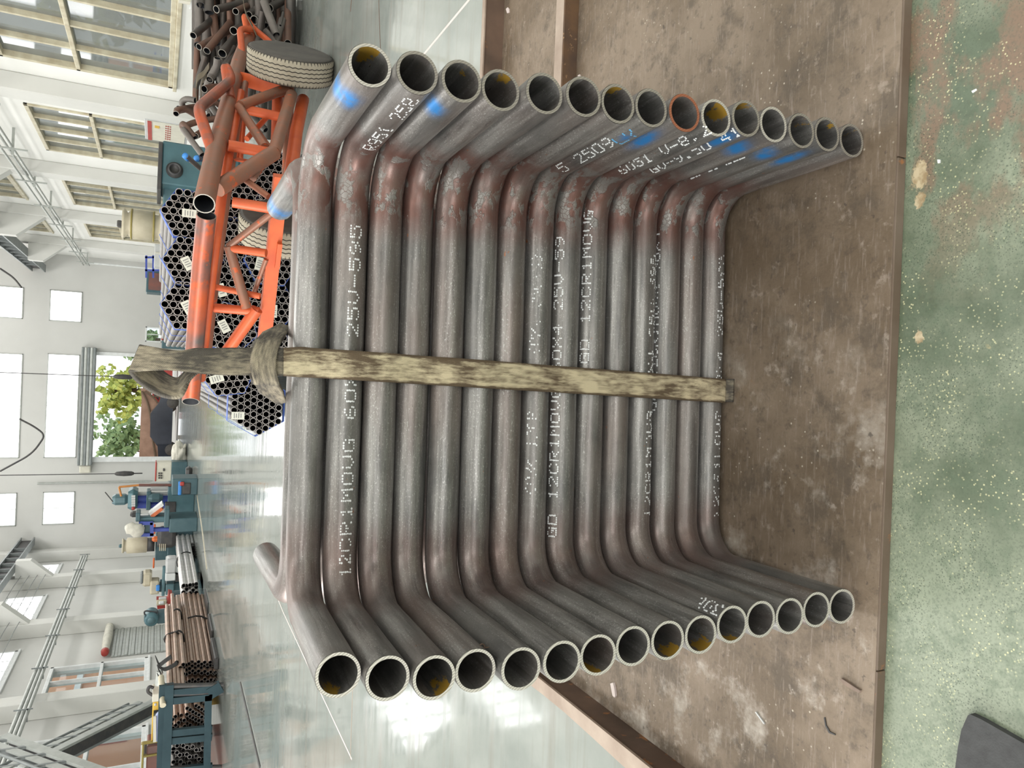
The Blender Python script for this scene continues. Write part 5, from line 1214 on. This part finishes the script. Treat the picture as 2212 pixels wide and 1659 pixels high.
addb(t, 'white_cover', 358, 382, 1209, 1240, 22.6, .6, GREYL, bev=.05); addb(t, 'grey_face', 382, 408, 1208, 1238, 22.58, .6, STEELG, bev=.03); addb(t, 'white_block', 357, 379, 1240, 1255, 22.55, .6, FRAMEW); addb(t, 'dark_block', 379, 410, 1240, 1256, 22.6, .6, DARK); addb(t, 'base', 400, 440, 1206, 1260, 22.7, .8, TEALD, True)
mb = MB()
for i in range(3):
    for dz, w_, h_, dx_ in ((0, .035, .006, 0), (.03, .03, .006, 0), (-.03, .035, .006, 0), (0, .005, .045, .02), (0, .005, .04, -.02)):
        q = ony(387, 1214 + i * 5, 22.55); mb.box((q.x - w_ + dx_, 22.555, q.z - h_ + dz), (q.x + w_ + dx_, 22.58, q.z + h_ + dz))
mb.build('white_characters', FRAMEW, t)
addc(t, 'knob', (366, 1206), (366, 1200), 22.6, .06, GREYL)
p = ony(340, 1250, 22.1); t = mach('grey_pump', 'grey-beige pump assembly on the wall side of the white machine', 'pump', (p.x, 22.5, FZ))
addb(t, 'housing', 308, 328, 1238, 1268, 22.9, .5, BEIGE, bev=.06); addb(t, 'body', 324, 344, 1256, 1285, 22.8, .5, BEIGE, bev=.04); addb(t, 'flange', 303, 309, 1240, 1262, 22.9, .4, STEELG, bev=.04); addb(t, 'column', 344, 430, 1258, 1276, 23, .5, TEAL, True); addb(t, 'tiny_blue_box', 337, 345, 1265, 1277, 22.7, .1, SKYB)
addb(t, 'teal_rail', 350, 357, 1225, 1288, 22.75, .2, TEALL); addb(t, 'teal_body', 358, 376, 1262, 1285, 22.7, .5, TEALL)
p = ony(350, 1300, 20.4); t = mach('red_machine', 'red machine housing with white screen above the brown pipes', 'machine', (p.x, 20.8, FZ))
P = [ony(x, y, 20.7) for x, y in ((338, 1300), (340, 1316), (371, 1312), (372, 1286), (364, 1284), (362, 1300))]; fixn(MB().prism(P, (0, .5, 0)).build('housing', RED, t))
addb(t, 'screen_bezel', 338, 360, 1296, 1308, 20.65, .06, BEIGE); addb(t, 'screen', 343, 354, 1299, 1306, 20.62, .04, FRAMEW); addb(t, 'stand', 370, 430, 1288, 1312, 20.8, .6, TEALD, True); addb(t, 'side_box', 343, 360, 1291, 1296, 20.7, .1, GREYL)
p = ony(327, 1340, 19.8); t = mach('teal_motor', 'round teal electric motor beside the red machine', 'motor', (p.x, 20, FZ))
MB().lathe([(.02, -.01), (.09, -.02), (.155, .0), (.16, .06), (.16, .38), (.12, .42), (.01, .42)], ony(327, 1340, 19.9), (.15, 1, 0), 24).build('body', TEAL, t)
MB().lathe([(.01, -.03), (.09, -.03), (.09, -.015), (.01, -.015)], ony(327, 1340, 19.9), (.15, 1, 0), 24).build('fan_cover', TEALL, t)
P = crv([ony(x, y, 20) for x, y in ((340, 1323), (314, 1320), (313, 1330), (314, 1346))], 5); MB().tube(P, .02, 8).build('bracket', DARK, t)
addb(t, 'terminal_box', 311, 316, 1330, 1344, 19.9, .15, TEALD); addb(t, 'stand', 340, 430, 1322, 1344, 20.1, .4, TEALD, True)
# roller shutter doorway with wrapped drum on the left wall
t = thing('ribbed_door', 'grey ribbed roller door with a cloth-wrapped drum on the left wall', 'door', (XL + .02, 30, FZ))
for k in range(22): MB().box((XL + .004, 28.0, FZ + .1 * k), (XL + .05 + .02 * (k % 2), 31.0, FZ + .1 * k + .095), .012).build('slat', GALV, t)
MB().lathe([(.06, -1.5), (.12, -1.3), (.15, .0), (.13, 1.3), (.06, 1.6)], (XL + .17, 29.6, 2.36), (0, 1, 0), 16).build('wrapped_drum', CLOTH, t)
MB().lathe([(.06, -1.6), (.11, -1.58), (.13, -1.38), (.06, -1.35)], (XL + .17, 29.6, 2.36), (0, 1, 0), 16).build('red_drum_end', RED, t)
MB().tube([(XL + .1, 31.35, FZ), (XL + .1, 31.35, 2.2)], .03, 8).build('guide', DARK, t)
# stair and its railings
def stair(lb, a, b, X, n):
    A_, B_ = onx(*a, X), onx(*b, X); t = thing('stair', lb, 'stair', tuple(B_))
    d = B_ - A_
    MB().bar(A_, B_, .06, .18).build('stringer', GALV, t); MB().bar(A_ + V((-.3, 0, 0)), B_ + V((-.3, 0, 0)), .06, .18).build('stringer', STEELG, t)
    MB().tube([A_ + V((0, 0, .62)), B_ + V((0, 0, .62))], .028, 8).build('handrail', OLIVE if False else STEELG, t)
    MB().bar(A_ + V((0, 0, .36)), B_ + V((0, 0, .36)), .04, .14).build('kick_rail', GALV, t)
    for i in range(n): p = A_.lerp(B_, (i + .5) / n); MB().bar(p, p + V((0, 0, .62)), .05, .05, (0, 1, 0)).build('baluster', STEELG, t)
    MB().bar(A_ + V((-.15, 0, -.10)), B_ + V((-.15, 0, -.10)), .30, .03).build('deck', DARK, t)
    return t
stair('grey steel stair with handrail descending in front of the left windows', (45, 1659), (338, 1512), -8.3, 8)
stair('upper flight of grey steel stair at the far left edge', (226, 1668), (8, 1590), -7.4, 5)
# things beyond the rack
t = mach('yellow_case', 'yellow and cream case standing beyond the teal rack', 'case', tuple(ony(340, 1525, 14.5).to_tuple()[:2]) + (FZ,))
addb(t, 'cream_top', 329, 350, 1499, 1516, 15, .5, CREAM, bev=.01); addb(t, 'yellow_front', 330, 350, 1516, 1534, 15, .5, YELL, bev=.01); addb(t, 'label_plate', 333, 338, 1520, 1526, 14.97, .04, GREYL); addb(t, 'body', 350, 420, 1500, 1534, 15.05, .5, YELL, True)
addb(t, 'lower_edge', 328, 331, 1534, 1602, 15, .3, YELL); P = fillet([ony(x, y, 15.2) for x, y in ((330, 1502), (318, 1494), (322, 1482), (332, 1486))], .1); MB().tube(P, .03, 8).build('bail', DARK, t)
t = mach('pale_blue_panel', 'pale blue panel with cream edge behind the rack', 'panel', tuple(ony(345, 1570, 14.5).to_tuple()[:2]) + (FZ,))
P = [ony(x, y, 14.8) for x, y in ((336, 1548), (350, 1533), (420, 1533), (420, 1602), (336, 1602))]; fixn(MB().prism(P, (0, .1, 0)).build('panel', mat('pale_blue', (.36, .42, .66), (.30, .36, .60), 9, .6), t))
MB().bar(ony(334, 1548, 14.78), ony(334, 1602, 14.78), .05, .05).build('edge', CREAM, t)
t = mach('steel_cabinet', 'red-brown cabinet with olive frame under the left window', 'cabinet', tuple(ony(330, 1640, 14.5).to_tuple()[:2]) + (FZ,))
addb(t, 'panel', 316, 420, 1604, 1700, 15, .5, BROWNR, True); addb(t, 'frame', 305, 310, 1606, 1700, 14.95, .1, OLIVE); addb(t, 'frame', 305, 352, 1603, 1607, 14.95, .1, OLIVE); addb(t, 'frame', 306, 350, 1631, 1635, 14.95, .1, OLIVE); addb(t, 'back_panel', 310, 350, 1607, 1631, 15.3, .1, DARK)
t = mach('hoist_sling', 'black webbing slings draped over a post on the brown pipes', 'sling', tuple(ony(360, 1450, 13.4)))
for pts in (((352, 1450), (338, 1420), (345, 1436), (358, 1428), (372, 1418)), ((350, 1458), (342, 1440), (356, 1446), (372, 1440), (385, 1432)), ((342, 1458), (350, 1470), (358, 1478), (352, 1490))):
    P = crv([ony(x, y, 13.3) for x, y in pts], 5); mb = MB(); strip(mb, [p - V((.03, 0, 0)) for p in P], [p + V((.03, .02, .02)) for p in P], .01); fixn(mb.build('band', BLACKB, t))
MB().tube([ony(345, 1450, 13.5), ony(342, 1480, 13.5)], .05, 8).build('post', GALV, t)

for o in list(bpy.data.objects):
    if '_o' in o: del o['_o']
# labels that fell together in the heap: say which, from the top of the heap down
def _n(i): return ['uppermost', 'second', 'third', 'fourth', 'fifth', 'sixth', 'seventh', 'eighth'][min(i, 7)]
for lb, obs in used.items():
    if len(obs) > 1:
        obs.sort(key=lambda o: -o.location.z)
        for i, o in enumerate(obs): o['label'] = lb + (', uppermost' if i == 0 else ', %s down' % _n(i))
